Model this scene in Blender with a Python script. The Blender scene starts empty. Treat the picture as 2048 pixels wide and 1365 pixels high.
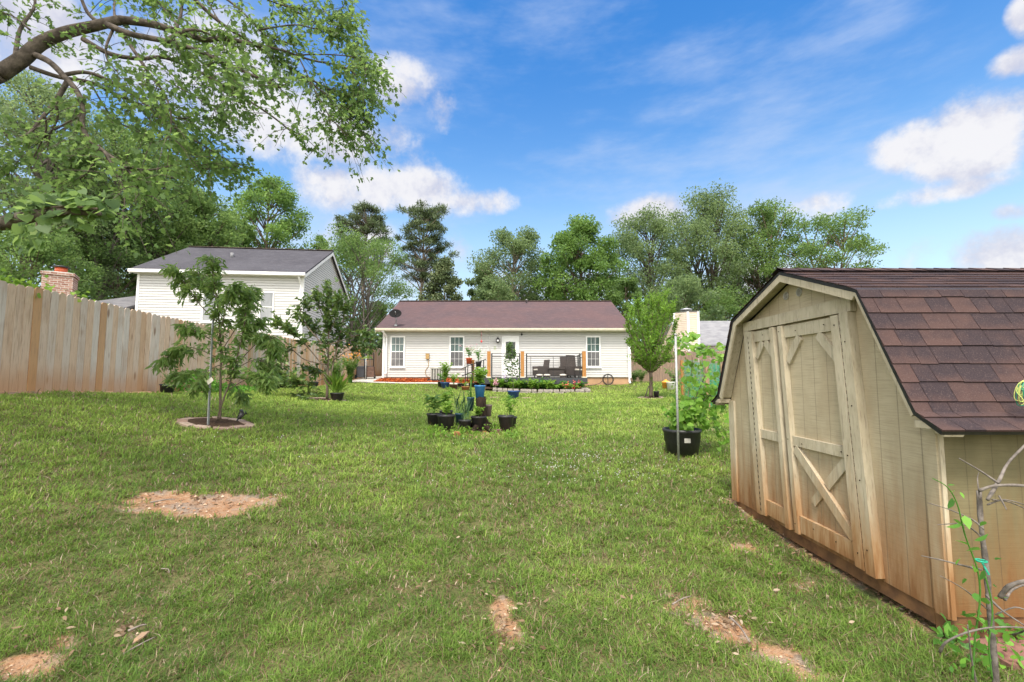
import bpy, math, random
import numpy as np
from mathutils import Vector, Matrix

S = bpy.context.scene
COL = S.collection
R = math.radians
E = 1.5                                   # eye height
FPX, PITCH = 910.0, math.atan(72.0 / 910.0)
CP, SP = math.cos(PITCH), math.sin(PITCH)
rng = np.random.default_rng(7)
random.seed(7)

# ------------------------------------------------------------------ camera
cam = bpy.data.cameras.new("camera")
cam.sensor_width = 36.0
cam.lens = FPX / 2048 * 36.0
cam.clip_start, cam.clip_end = 0.05, 3000
camo = bpy.data.objects.new("camera", cam)
COL.objects.link(camo)
camo.location = (0, 0, E)
camo.rotation_euler = (R(90) + PITCH, 0, 0)
S.camera = camo


def P(px, py, Y):
    u, v = px - 1024.0, 682.5 - py
    d = FPX * CP - v * SP
    return Vector((u / d * Y, Y, E + (v * CP + FPX * SP) / d * Y))


# ------------------------------------------------------------------ ground shape
_cp = np.array([
    (0, 0, 1.5), (-3, 0, 1.42), (3, 0, 1.5), (0, -6, 1.55), (-9, -6, .6), (9, -6, 1.5), (0, 2.5, 1.47), (-3.2, 2.2, 1.38), (2.0, 2.6, 1.47), (2.2, 5.1, 1.37),
    (5.5, 2.6, 1.44), (5.5, 5, 1.35), (-2.9, 4.5, 1.19), (0, 4.5, 1.33), (-4.95, 7.7, .765), (-.63, 9.1, 1.06), (2.6, 7, 1.165), (-5.76, 14.3, .71),
    (5.3, 17.5, .775), (0, 21.5, .716), (3.5, 21.5, .72), (6, 24.3, .386), (-6.7, 24.4, .12), (-3.5, 24.4, .12), (-5.5, 22.9, .33), (-3, 22.4, .42),
    (-8.5, 4, .28), (-8.5, 7.6, .255), (-8.5, 9.9, .33), (-8.5, 16, .36), (-8.5, 23.8, .2), (-8.5, 29, -.02), (0, 15, .92), (9, 12, .95), (9, 22, .5), (12, 28, .2),
    (0, 32, .1), (-14, 8, .2), (-14, 22, .3), (-14, 32, .1), (14, 32, .2), (14, 5, 1.2), (14, 16, .8)], float)


def _phi(r2):
    return np.where(r2 > 1e-9, r2 * np.log(np.maximum(r2, 1e-9)), 0.0)


_n = len(_cp)
_A = _phi(((_cp[:, None, :2] - _cp[None, :, :2]) ** 2).sum(-1)) + np.eye(_n) * 0.4
_M = np.zeros((_n + 3, _n + 3)); _M[:_n, :_n] = _A
_M[:_n, _n] = 1; _M[:_n, _n + 1:] = _cp[:, :2]; _M[_n:, :_n] = _M[:_n, _n:].T
_w = np.linalg.solve(_M, np.concatenate([_cp[:, 2], np.zeros(3)]))


def GN(x, y):
    x = np.clip(np.asarray(x, float), -14, 14); y = np.clip(np.asarray(y, float), -6, 32)
    out = np.empty(x.shape)
    xf, yf, of = x.ravel(), y.ravel(), out.ravel()
    for a in range(0, len(xf), 50000):
        b = slice(a, a + 50000)
        r2 = (xf[b, None] - _cp[:, 0]) ** 2 + (yf[b, None] - _cp[:, 1]) ** 2
        of[b] = _phi(r2) @ _w[:_n] + _w[_n] + xf[b] * _w[_n + 1] + yf[b] * _w[_n + 2]
    return E - of.reshape(x.shape)


def G(x, y):
    return float(GN(np.array([x]), np.array([y]))[0])


def GP(px, py):                           # pixel -> point of the ground
    u, v = px - 1024.0, 682.5 - py
    d = FPX * CP - v * SP
    sx, sz = u / d, (v * CP + FPX * SP) / d
    Y = 1.0
    while Y < 40 and E + sz * Y > G(sx * Y, Y):
        Y += .02
    return Vector((sx * Y, Y, G(sx * Y, Y)))


# ------------------------------------------------------------------ materials
MATS = {}


class NT:
    def __init__(self, m):
        self.t = m.node_tree; self.n = self.t.nodes; self.l = self.t.links

    def add(self, typ, **kw):
        nd = self.n.new(typ)
        for k, v in kw.items():
            if k in ('i',):
                for kk, vv in v.items():
                    if isinstance(vv, bpy.types.NodeSocket):
                        self.l.new(vv, nd.inputs[kk])
                    else:
                        nd.inputs[kk].default_value = vv
            else:
                setattr(nd, k, v)
        return nd

    def math(self, op, a, b=None, c=None, clamp=False):
        nd = self.n.new('ShaderNodeMath'); nd.operation = op; nd.use_clamp = clamp
        for k, v in enumerate((a, b, c)):
            if v is None: continue
            if isinstance(v, bpy.types.NodeSocket): self.l.new(v, nd.inputs[k])
            else: nd.inputs[k].default_value = v
        return nd.outputs[0]

    def mix(self, f, a, b, blend='MIX'):
        nd = self.n.new('ShaderNodeMix'); nd.data_type = 'RGBA'; nd.blend_type = blend
        for s, v in ((nd.inputs[0], f), (nd.inputs[6], a), (nd.inputs[7], b)):
            if isinstance(v, bpy.types.NodeSocket): self.l.new(v, s)
            elif isinstance(v, (int, float)): s.default_value = v
            else: s.default_value = (*v[:3], 1)
        return nd.outputs[2]

    def ramp(self, f, lo, hi):
        nd = self.n.new('ShaderNodeMapRange'); nd.interpolation_type = 'SMOOTHSTEP'
        self.l.new(f, nd.inputs[0]); nd.inputs[1].default_value = lo; nd.inputs[2].default_value = hi
        return nd.outputs[0]

    def pos(self, sx=1, sy=1, sz=1):
        g = self.n.new('ShaderNodeNewGeometry')
        m = self.n.new('ShaderNodeVectorMath'); m.operation = 'MULTIPLY'
        self.l.new(g.outputs['Position'], m.inputs[0]); m.inputs[1].default_value = (sx, sy, sz)
        return m.outputs[0]

    def noise(self, vec, scale, detail=4, rough=.55):
        nd = self.n.new('ShaderNodeTexNoise'); self.l.new(vec, nd.inputs['Vector'])
        nd.inputs['Scale'].default_value = scale; nd.inputs['Detail'].default_value = detail; nd.inputs['Roughness'].default_value = rough
        return nd.outputs['Fac']

    def attr(self, name):
        nd = self.n.new('ShaderNodeAttribute'); nd.attribute_name = name
        return nd.outputs['Fac']


def newmat(name, rough=.7, spec=.3, metal=0):
    m = bpy.data.materials.new(name); m.use_nodes = True
    b = m.node_tree.nodes['Principled BSDF']
    b.inputs['Roughness'].default_value = rough; b.inputs['Metallic'].default_value = metal
    b.inputs['Specular IOR Level'].default_value = spec
    MATS[name] = m
    return m, NT(m), b


def bump(t, b, h, strength=.4, dist=.01):
    bp = t.add('ShaderNodeBump', i={'Height': h, 'Strength': strength, 'Distance': dist})
    t.l.new(bp.outputs[0], b.inputs['Normal'])


def simple(name, c1, c2=None, scale=8, rough=.7, spec=.3, metal=0, bm=.2, stretch=(1, 1, 1), bd=.005):
    m, t, b = newmat(name, rough, spec, metal)
    v = t.pos(*stretch)
    n = t.noise(v, scale, 5)
    c2 = c2 or tuple(x * .75 for x in c1)
    t.l.new(t.mix(t.ramp(n, .3, .7), c1, c2), b.inputs['Base Color'])
    if bm: bump(t, b, t.noise(v, scale * 4, 4), bm, bd)
    return m


def foliage(name, dark, mid, light, trans=.35, rough=.5, spec=.35):
    m, t, b = newmat(name, rough, spec)
    a = t.attr('tint')
    c = t.mix(t.ramp(a, .0, .5), dark, mid)
    c = t.mix(t.ramp(a, .55, 1.0), c, light)
    t.l.new(c, b.inputs['Base Color'])
    tr = t.add('ShaderNodeBsdfTranslucent')
    t.l.new(t.mix(.6, c, (c_ * 1.25 for c_ in light) if False else tuple(x * 1.2 for x in light)), tr.inputs[0])
    mx = t.add('ShaderNodeMixShader', i={0: trans})
    t.l.new(b.outputs[0], mx.inputs[1]); t.l.new(tr.outputs[0], mx.inputs[2])
    t.l.new(mx.outputs[0], t.n['Material Output'].inputs[0])
    return m


foliage('leaf_maple', (.055, .11, .028), (.12, .215, .055), (.25, .36, .10), .6)
foliage('leaf_forest', (.06, .115, .035), (.125, .215, .06), (.25, .36, .10), .55)
foliage('leaf_forest_cool', (.065, .115, .05), (.14, .21, .085), (.25, .33, .13), .55)
foliage('leaf_bright', (.06, .125, .03), (.125, .225, .05), (.23, .36, .08), .45)
foliage('leaf_pine', (.045, .075, .03), (.095, .135, .055), (.17, .20, .09), .2)
foliage('leaf_peach', (.06, .12, .03), (.135, .235, .055), (.29, .40, .11), .5, .4, .5)
foliage('leaf_persimmon', (0.023, 0.055, 0.016), (0.058, 0.117, 0.026), (0.182, 0.260, 0.058), .3, .4, .5)
foliage('leaf_lime', (0.092, 0.196, 0.023), (0.172, 0.322, 0.040), (0.310, 0.460, 0.069), .45)
foliage('leaf_grape', (.09, .2, .02), (.17, .34, .04), (.28, .45, .07), .5)
foliage('leaf_onion', (.07, .16, .06), (.11, .22, .10), (.22, .34, .17), .25)
foliage('leaf_vine', (0.042, 0.126, 0.021), (0.098, 0.252, 0.042), (0.210, 0.448, 0.056), .45)
foliage('grass_blade', (.065, .125, .026), (.165, .268, .05), (.34, .45, .095), .4, .6, .2)
foliage('clay_crumb', (.15, .09, .06), (.36, .20, .11), (.52, .40, .30), 0, .9, .1)
foliage('dry_leaf', (.10, .06, .03), (.20, .13, .075), (.36, .28, .2), .15)
foliage('flower_orange', (.5, .15, .01), (.7, .28, .02), (.8, .4, .05), .3)
foliage('flower_pink', (.55, .2, .3), (.75, .4, .5), (.85, .6, .65), .3)
foliage('flower_red', (.6, .04, .05), (.75, .1, .1), (.85, .25, .22), .3)
foliage('flower_lilac', (.45, .28, .6), (.6, .42, .75), (.8, .65, .85), .3)
foliage('flower_white', (.6, .6, .55), (.75, .75, .7), (.85, .85, .8), .3)
foliage('mulch', (.25, .05, .015), (.42, .10, .03), (.58, .19, .07), 0, .9, .1)

simple('bark', (.11, .08, .06), (.2, .16, .125), 14, .9, .1, bm=.7, stretch=(1, 1, .25), bd=.02)
simple('bark_dark', (.06, .05, .042), (.145, .12, .1), 10, .9, .1, bm=.8, bd=.02)
simple('bark_pale', (.2, .16, .125), (.32, .27, .22), 10, .9, .1, bm=.5, stretch=(1, 1, .3))
simple('bark_grey', (.09, .078, .068), (.2, .175, .155), 30, .9, .1, bm=.5)
simple('bright_vinyl', (.56, .555, .545), (.545, .54, .53), 3, .5, .3, bm=.05)
simple('white_vinyl', (.54, .532, .52), (.525, .517, .505), 3, .5, .3, bm=.05)
simple('white_trim', (.82, .82, .81), (.74, .74, .73), 5, .45, .35, bm=.05)
simple('cream_trim', (.72, .67, .55), (.62, .57, .46), 5, .5, .3, bm=.1)
simple('black_plastic', (.018, .018, .019), (.03, .03, .032), 25, .45, .4, bm=.1)
simple('black_metal', (.014, .014, .016), (.022, .022, .024), 25, .4, .45, bm=.05)
simple('charcoal_paint', (.04, .042, .05), (.052, .055, .064), 20, .55, .35, bm=.1)
simple('blue_plastic', (.03, .15, .36), (.05, .2, .42), 12, .4, .4, bm=.1)
simple('navy_plastic', (.02, .06, .2), (.03, .08, .24), 12, .4, .4, bm=.1)
simple('teal_plastic', (.014, .045, .065), (.02, .06, .085), 12, .4, .4, bm=.1)
simple('terracotta', (.36, .15, .07), (.28, .12, .06), 10, .85, .15, bm=.2)
simple('brown_plastic', (.1, .06, .045), (.14, .08, .06), 12, .5, .3, bm=.1)
simple('taupe_plastic', (.16, .12, .11), (.2, .155, .14), 12, .5, .3, bm=.1)
simple('matte_black', (.012, .012, .013), (.02, .02, .02), 25, .95, .05, bm=.1)
simple('mud_wood', (.2, .105, .05), (.11, .06, .035), 9, .9, .1, bm=.6)
simple('soil', (.05, .033, .022), (.1, .065, .045), 40, .95, .05, bm=.8, bd=.02)
simple('cedar', (.42, .21, .07), (.33, .15, .05), 12, .75, .2, bm=.3, stretch=(4, 4, .4))
simple('deck_board', (.075, .07, .072), (.1, .095, .095), 8, .7, .2, bm=.2, stretch=(.4, 4, 4))
simple('concrete', (.5, .48, .44), (.4, .38, .35), 6, .9, .15, bm=.3)
simple('foundation', (.48, .30, .18), (.40, .25, .15), 3, .9, .1, bm=.3)
simple('steel', (.42, .43, .44), (.3, .31, .32), 30, .45, .5, .7, bm=.1)
simple('galvanised', (.4, .4, .39), (.29, .29, .285), 20, .5, .5, .35, bm=.1)
simple('wicker', (.085, .07, .064), (.05, .042, .04), 60, .75, .25, bm=.8, stretch=(1, 1, 2.5), bd=.01)
simple('cushion', (.66, .62, .54), (.6, .56, .49), 20, .9, .1, bm=.2)
simple('cast_stone', (.36, .32, .28), (.22, .2, .18), 14, .9, .1, bm=.7, bd=.02)
def _paver():
    m, t, b = newmat('paver', .92, .1)
    c = t.mix(t.attr('tint'), (.27, .175, .135), (.40, .31, .25))
    c = t.mix(t.math('MULTIPLY', t.ramp(t.noise(t.pos(), 14, 5, .7), .45, .7), .6), c, (.2, .15, .11))
    t.l.new(c, b.inputs['Base Color']); bump(t, b, t.noise(t.pos(), 40, 4), .6, .01)
_paver()
simple('stump_wood', (.022, .016, .012), (.048, .034, .026), 18, .95, .05, bm=.9, stretch=(2, 2, .4), bd=.03)
simple('tan_box', (.40, .26, .1), (.34, .22, .09), 10, .6, .3, bm=.1)
simple('ac_metal', (.46, .44, .4), (.4, .385, .35), 10, .5, .4, .2, bm=.1)
simple('ac_dark', (.11, .11, .10), (.15, .15, .14), 40, .7, .3, bm=.3)
simple('orange_plastic', (.72, .32, .05), (.62, .27, .04), 10, .5, .3, bm=.1)
simple('orange_glaze', (.6, .12, .04), (.48, .08, .03), 18, .3, .5, bm=.1)
simple('yellow_twine', (.62, .6, .2), (.42, .55, .16), 60, .8, .1, bm=.2)
simple('green_twine', (.02, .25, .16), (.03, .32, .2), 60, .6, .2, bm=.1)
simple('weathered_pine', (.33, .21, .12), (.24, .17, .12), 9, .85, .15, bm=.4, stretch=(3, 3, .3))
simple('beige_siding', (.62, .52, .42), (.56, .47, .38), 3, .6, .25, bm=.05)
simple('gray_shingle', (.115, .115, .125), (.175, .17, .18), 3, .9, .1, bm=.6, stretch=(.6, 1, 1), bd=.02)
simple('gray_shingle_light', (.17, .17, .185), (.24, .24, .25), 3, .9, .1, bm=.6, stretch=(.6, 1, 1), bd=.02)
simple('white_plastic', (.75, .75, .73), (.7, .7, .68), 10, .4, .4, bm=.05)
simple('dark_gray_board', (.27, .19, .14), (.18, .135, .105), 8, .85, .1, bm=.3, stretch=(3, 3, .3))
simple('red_brick_pad', (.2, .1, .085), (.26, .14, .11), 12, .9, .1, bm=.4)
simple('dead_wood', (.27, .23, .2), (.17, .14, .12), 25, .9, .1, bm=.5)
simple('dark_glass', (.012, .013, .013), (.02, .02, .02), 2, .08, .6, bm=0)


def _glass(name, c1, c2, rough):
    m, t, b = newmat(name, rough, .55)
    t.l.new(t.mix(t.ramp(t.noise(t.pos(1, 1, .5), 2.2, 3), .35, .65), c1, c2), b.inputs['Base Color'])
_glass('pane_upper', (.10, .15, .145), (.05, .085, .08), .06)
_glass('pane_lower', (.15, .145, .15), (.09, .09, .095), .25)
_glass('pane_blind', (.21, .22, .235), (.28, .29, .30), .2)


def _shed_siding(name, axis, c1, c2, stain, z0):
    m, t, b = newmat(name, .85, .15)
    g = t.n.new('ShaderNodeNewGeometry'); sp = t.add('ShaderNodeSeparateXYZ', i={0: g.outputs['Position']})
    s = t.math('FRACT', t.math('MULTIPLY', sp.outputs[axis], 1 / .152))
    groove = t.math('LESS_THAN', s, .04)
    saw = t.noise(t.pos(1.5, 1.5, 70), 3.0, 4, .6)
    blot = t.noise(t.pos(1, 1, .6), 3.5, 5, .6)
    fine = t.noise(t.pos(1, 1, 1), 30, 3)
    c = t.mix(t.ramp(blot, .35, .68), c1, c2)
    c = t.mix(t.math('MULTIPLY', t.ramp(saw, .46, .66), .5), c, tuple(x * .6 for x in c1))
    # mud splashed up from the ground
    zz = t.math('ADD', sp.outputs[2], t.math('MULTIPLY', t.math('SUBTRACT', t.noise(t.pos(6, 6, .8), 2, 6, .65), .5), 1.1))
    st = t.math('SUBTRACT', 1.0, t.ramp(zz, z0, z0 + .95))
    c = t.mix(t.math('MULTIPLY', st, .8), c, t.mix(fine, stain, tuple(x * .7 for x in stain)))
    st2 = t.math('SUBTRACT', 1.0, t.ramp(zz, z0 - .05, z0 + .26))
    c = t.mix(t.math('MULTIPLY', st2, .7), c, (.17, .07, .024))
    c = t.mix(t.math('MULTIPLY', groove, .38), c, (.08, .06, .04))
    t.l.new(c, b.inputs['Base Color'])
    h = t.math('SUBTRACT', t.math('MULTIPLY', saw, .25), groove)
    bump(t, b, h, .6, .008)


ZB = E - 1.35
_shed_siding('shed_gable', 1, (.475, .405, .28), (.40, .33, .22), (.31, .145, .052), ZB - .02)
_shed_siding('shed_side', 0, (.20, .172, .096), (.15, .132, .072), (.22, .115, .045), ZB - .05)  # darker than the gable: shade on this wall is put into its greenish colour


def _shed_trim(name, z0):
    m, t, b = newmat(name, .8, .2)
    g = t.n.new('ShaderNodeNewGeometry'); sp = t.add('ShaderNodeSeparateXYZ', i={0: g.outputs['Position']})
    blot = t.noise(t.pos(2, 2, .8), 5, 5, .65)
    grain = t.noise(t.pos(12, 12, 1.2), 6, 5, .6)
    c = t.mix(t.ramp(blot, .35, .7), (.50, .44, .325), (.40, .345, .245))
    c = t.mix(t.math('MULTIPLY', t.ramp(grain, .53, .67), .5), c, (.19, .16, .12))
    zz = t.math('ADD', sp.outputs[2], t.math('MULTIPLY', t.math('SUBTRACT', t.noise(t.pos(7, 7, .9), 2, 6, .65), .5), 1.1))
    st = t.math('SUBTRACT', 1.0, t.ramp(zz, z0, z0 + .8))
    c = t.mix(t.math('MULTIPLY', st, .88), c, (.34, .18, .07))
    st2 = t.math('SUBTRACT', 1.0, t.ramp(zz, z0 - .05, z0 + .22))
    c = t.mix(t.math('MULTIPLY', st2, .7), c, (.2, .085, .03))
    t.l.new(c, b.inputs['Base Color'])
    bump(t, b, grain, .35, .006)
_shed_trim('shed_trim', ZB + .0)


def _shingle():
    m, t, b = newmat('shed_shingle', .92, .15)
    a = t.attr('tint')
    sp = t.noise(t.pos(), 130, 3, .75)
    blot = t.noise(t.pos(), 9, 4)
    c = t.mix(t.ramp(t.math('ADD', a, t.math('MULTIPLY', t.math('SUBTRACT', blot, .5), .9)), .2, .9), (.034, .025, .029), (.072, .043, .039))
    c = t.mix(t.math('MULTIPLY', t.ramp(sp, .52, .68), .5), c, (.125, .09, .082))
    t.l.new(c, b.inputs['Base Color']); bump(t, b, sp, .5, .004)
_shingle()


def _house_roof(name, a1, a2, a3):
    m, t, b = newmat(name, .92, .1)
    big = t.noise(t.pos(.35, .35, .35), 1.6, 4)
    streak = t.noise(t.pos(1.2, 3, 7), 2.6, 4, .7)
    fine = t.noise(t.pos(3, 7, 7), 5, 3, .7)
    c = t.mix(t.ramp(big, .35, .65), a1, a2)
    c = t.mix(t.math('MULTIPLY', t.ramp(streak, .45, .7), .55), c, a3)
    c = t.mix(t.math('MULTIPLY', t.ramp(fine, .5, .68), .4), c, tuple(x * .5 for x in a1))
    g = t.n.new('ShaderNodeNewGeometry'); sp = t.add('ShaderNodeSeparateXYZ', i={0: g.outputs['Position']})
    line = t.math('LESS_THAN', t.math('FRACT', t.math('MULTIPLY', sp.outputs[2], 1 / .062)), .2)
    c = t.mix(t.math('MULTIPLY', line, .3), c, tuple(x * .4 for x in a1))
    t.l.new(c, b.inputs['Base Color']); bump(t, b, fine, .5, .02)
_house_roof('house_roof', (.105, .068, .07), (.085, .062, .068), (.165, .105, .105))
_house_roof('tall_house_roof', (.075, .073, .085), (.06, .058, .068), (.125, .12, .135))


def _fence():
    m, t, b = newmat('fence_board', .88, .15)
    a, h, sd = t.attr('tint'), t.attr('hgt'), t.attr('seed')
    off = t.add('ShaderNodeCombineXYZ'); t.l.new(t.math('MULTIPLY', sd, 37), off.inputs[0]); t.l.new(t.math('MULTIPLY', sd, 91), off.inputs[2])
    def v(sx, sy, sz):
        q = t.n.new('ShaderNodeVectorMath'); q.operation = 'ADD'; t.l.new(t.pos(sx, sy, sz), q.inputs[0]); t.l.new(off.outputs[0], q.inputs[1]); return q.outputs[0]
    grain = t.noise(v(9, 16, .8), 3.5, 5, .65)
    blot = t.noise(v(1, 2.4, .7), 2.2, 4, .6)
    grey, tan, org = (.56, .50, .45), (.58, .43, .32), (.50, .30, .16)
    c = t.mix(t.ramp(a, .02, .55), grey, tan)
    c = t.mix(t.ramp(a, .70, .96), c, org)
    c = t.mix(t.math('MULTIPLY', t.ramp(blot, .42, .68), .4), c, (.36, .22, .13))
    c = t.mix(t.math('MULTIPLY', t.ramp(grain, .48, .7), .5), c, (.23, .16, .115))
    vo = t.add('ShaderNodeTexVoronoi', i={'Vector': v(2.2, 5, 1.3), 'Scale': .85})
    knot = t.math('SUBTRACT', 1.0, t.ramp(vo.outputs['Distance'], .06, .15))
    c = t.mix(t.math('MULTIPLY', knot, .75), c, (.17, .085, .045))
    low = t.math('SUBTRACT', 1.0, t.ramp(t.math('ADD', h, t.math('MULTIPLY', t.math('SUBTRACT', blot, .5), .5)), .02, .33))
    c = t.mix(t.math('MULTIPLY', low, .6), c, (.44, .23, .10))
    t.l.new(c, b.inputs['Base Color']); bump(t, b, grain, .4, .006)
_fence()


def _ground():
    m, t, b = newmat('lawn_soil', .95, .08)
    a = t.attr('bare')
    n1, n2, n3 = t.noise(t.pos(), 1.2, 5), t.noise(t.pos(), 22, 5, .7), t.noise(t.pos(), 90, 3)
    turf = t.mix(t.ramp(n1, .35, .65), (.095, .115, .04), (.135, .13, .055))
    turf = t.mix(t.math('MULTIPLY', t.ramp(n2, .5, .7), .75), turf, (.17, .115, .068))
    turf = t.mix(t.math('MULTIPLY', t.ramp(n3, .55, .75), .5), turf, (.07, .07, .03))
    clay = t.mix(t.ramp(n2, .35, .7), (.32, .17, .09), (.37, .25, .165))
    clay = t.mix(t.math('MULTIPLY', t.ramp(t.noise(t.pos(), 5, 4), .48, .66), .8), clay, (.28, .235, .195))
    clay = t.mix(t.math('MULTIPLY', t.ramp(n3, .56, .72), .6), clay, (.19, .115, .075))
    f = t.ramp(t.math('ADD', a, t.math('MULTIPLY', t.math('SUBTRACT', n2, .5), 1.2)), .25, .75)
    t.l.new(t.mix(f, turf, clay), b.inputs['Base Color'])
    bump(t, b, t.math('ADD', n2, t.math('MULTIPLY', n3, .5)), .8, .03)
_ground()


def _brick():
    m, t, b = newmat('brick', .9, .1)
    tx = t.n.new('ShaderNodeTexCoord')
    mp = t.add('ShaderNodeMapping', i={'Vector': tx.outputs['Object'], 'Rotation': (R(90), 0, 0)})
    br = t.add('ShaderNodeTexBrick', i={'Vector': mp.outputs[0], 'Scale': 1.0, 'Brick Width': .22, 'Row Height': .085, 'Mortar Size': .012,
               'Color1': (.26, .12, .09, 1), 'Color2': (.40, .25, .2, 1), 'Mortar': (.45, .4, .36, 1)})
    c = t.mix(t.math('MULTIPLY', t.ramp(t.noise(t.pos(), 9, 4), .5, .7), .5), br.outputs[0], (.12, .07, .06))
    t.l.new(c, b.inputs['Base Color'])
_brick()


# ------------------------------------------------------------------ mesh building
def link(o, parent=None, loc=None):
    COL.objects.link(o)
    if parent is not None: o.parent = parent
    if loc is not None: o.location = loc
    return o


def tag(o, label=None, cat=None, group=None, kind=None):
    if label: o['label'] = label
    if cat: o['category'] = cat
    if group: o['group'] = group
    if kind: o['kind'] = kind
    return o


def thing(name, label, cat, loc=(0, 0, 0), group=None, rz=0):
    o = bpy.data.objects.new(name, None)
    o.empty_display_size = .1
    COL.objects.link(o); o.location = loc; o.rotation_euler = (0, 0, rz)
    return tag(o, label, cat, group)


def wpos(o):
    p = Vector((0, 0, 0))
    while o is not None:
        p += o.location; o = o.parent
    return p


def npmesh(name, V, tmpl, k, attrs=None, mat=None, parent=None, smooth=False, world=True):
    """V: (N*k,3) points, every k of them with the same face template"""
    V = np.asarray(V, float).reshape(-1, 3)
    n = len(V) // k
    if parent is not None and world: V = V - np.array(wpos(parent))
    me = bpy.data.meshes.new(name)
    idx = np.concatenate([np.array(f) for f in tmpl]); ln = np.array([len(f) for f in tmpl])
    loops = (idx[None, :] + (np.arange(n) * k)[:, None]).ravel()
    starts = np.concatenate([[0], np.cumsum(np.tile(ln, n))[:-1]])
    me.vertices.add(len(V)); me.vertices.foreach_set('co', V.astype(np.float32).ravel())
    me.loops.add(len(loops)); me.loops.foreach_set('vertex_index', loops.astype(np.int32))
    me.polygons.add(len(starts)); me.polygons.foreach_set('loop_start', starts.astype(np.int32))
    if smooth: me.polygons.foreach_set('use_smooth', np.ones(len(starts), bool))
    for an, av in (attrs or {}).items():
        at = me.attributes.new(an, 'FLOAT', 'POINT'); at.data.foreach_set('value', np.asarray(av, np.float32))
    me.update(calc_edges=True); me.validate()
    if mat: me.materials.append(MATS[mat])
    return link(bpy.data.objects.new(name, me), parent)


class MB:
    def __init__(s): s.v = []; s.f = []; s.t = []; s.tint = .5; s.sm = []; s.smooth = False; s.extra = {}

    def add(s, vs, fs):
        o = len(s.v); s.v += [tuple(p) for p in vs]; s.t += [s.tint] * len(vs)
        s.f += [tuple(i + o for i in f) for f in fs]; s.sm += [s.smooth] * len(fs)

    def box(s, a, b):
        (x0, y0, z0), (x1, y1, z1) = [tuple(map(min, a, b)), tuple(map(max, a, b))]
        s.add([(x0, y0, z0), (x1, y0, z0), (x1, y1, z0), (x0, y1, z0), (x0, y0, z1), (x1, y0, z1), (x1, y1, z1), (x0, y1, z1)],
              [(3, 2, 1, 0), (4, 5, 6, 7), (0, 1, 5, 4), (1, 2, 6, 5), (2, 3, 7, 6), (3, 0, 4, 7)])

    def hexa(s, v):
        s.add(v, [(3, 2, 1, 0), (4, 5, 6, 7), (0, 1, 5, 4), (1, 2, 6, 5), (2, 3, 7, 6), (3, 0, 4, 7)])

    def bar(s, p, q, w, h, up=(0, 0, 1)):
        p, q = Vector(p), Vector(q); d = (q - p).normalized(); up = Vector(up)
        if abs(d.dot(up)) > .98: up = Vector((1, 0, 0))
        a = d.cross(up).normalized() * w / 2; b = a.cross(d).normalized() * h / 2
        s.hexa([p - a - b, p + a - b, q + a - b, q - a - b, p - a + b, p + a + b, q + a + b, q - a + b])

    def prism(s, poly, d):
        n = len(poly); d = Vector(d)
        s.add([Vector(p) for p in poly] + [Vector(p) + d for p in poly],
              [tuple(range(n))[::-1], tuple(range(n, 2 * n))] + [(i, (i + 1) % n, n + (i + 1) % n, n + i) for i in range(n)])

    def tube(s, pts, r, n=6, cap=True):
        pts = [Vector(p) for p in pts]; k = len(pts)
        rs = [r] * k if isinstance(r, (int, float)) else list(r)
        vs = []; ref = Vector((.3, .2, 1))
        for i, p in enumerate(pts):
            d = (pts[min(i + 1, k - 1)] - pts[max(i - 1, 0)]).normalized()
            a = d.cross(ref)
            if a.length < .05: a = d.cross(Vector((1, 0, 0)))
            a.normalize(); b = d.cross(a)
            ref = a.cross(d) if abs(d.dot(ref)) > .999 else ref
            for j in range(n):
                w = 2 * math.pi * j / n
                vs.append(p + (a * math.cos(w) + b * math.sin(w)) * rs[i])
        fs = [(i * n + j, i * n + (j + 1) % n, (i + 1) * n + (j + 1) % n, (i + 1) * n + j) for i in range(k - 1) for j in range(n)]
        if cap: fs += [tuple(range(n))[::-1], tuple(range((k - 1) * n, k * n))]
        sm = s.smooth; s.smooth = True; s.add(vs, fs); s.smooth = sm

    def lathe(s, prof, c=(0, 0, 0), n=20, axis='z', tilt=None, rib=0):
        vs = []
        for r, z in prof:
            for j in range(n):
                w = 2 * math.pi * j / n
                rr = r * (1 + (rib if j % 2 else 0))
                p = Vector((rr * math.cos(w), rr * math.sin(w), z))
                if axis == 'y': p = Vector((p.x, p.z, p.y))
                if axis == 'x': p = Vector((p.z, p.y, p.x))
                if tilt is not None: p = tilt @ p
                vs.append(p + Vector(c))
        k = len(prof)
        fs = [(i * n + j, i * n + (j + 1) % n, (i + 1) * n + (j + 1) % n, (i + 1) * n + j) for i in range(k - 1) for j in range(n)]
        if prof[0][0] > 1e-6: fs.append(tuple(range(n))[::-1])
        if prof[-1][0] > 1e-6: fs.append(tuple(range((k - 1) * n, k * n)))
        sm = s.smooth; s.smooth = True; s.add(vs, fs); s.smooth = sm

    def build(s, name, mat, parent=None, world=True, bevel=0, attrs=None):
        me = bpy.data.meshes.new(name)
        off = wpos(parent) if (parent is not None and world) else Vector((0, 0, 0))
        me.from_pydata([(p[0] - off.x, p[1] - off.y, p[2] - off.z) for p in s.v], [], s.f)
        me.polygons.foreach_set('use_smooth', s.sm)
        at = me.attributes.new('tint', 'FLOAT', 'POINT'); at.data.foreach_set('value', np.array(s.t, np.float32))
        for an, av in (attrs or {}).items():
            at = me.attributes.new(an, 'FLOAT', 'POINT'); at.data.foreach_set('value', np.asarray(av, np.float32))
        me.update()
        me.materials.append(MATS[mat])
        o = link(bpy.data.objects.new(name, me), parent)
        if bevel:
            b = o.modifiers.new('bevel', 'BEVEL'); b.width = bevel; b.segments = 2; b.limit_method = 'ANGLE'
        return o


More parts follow.
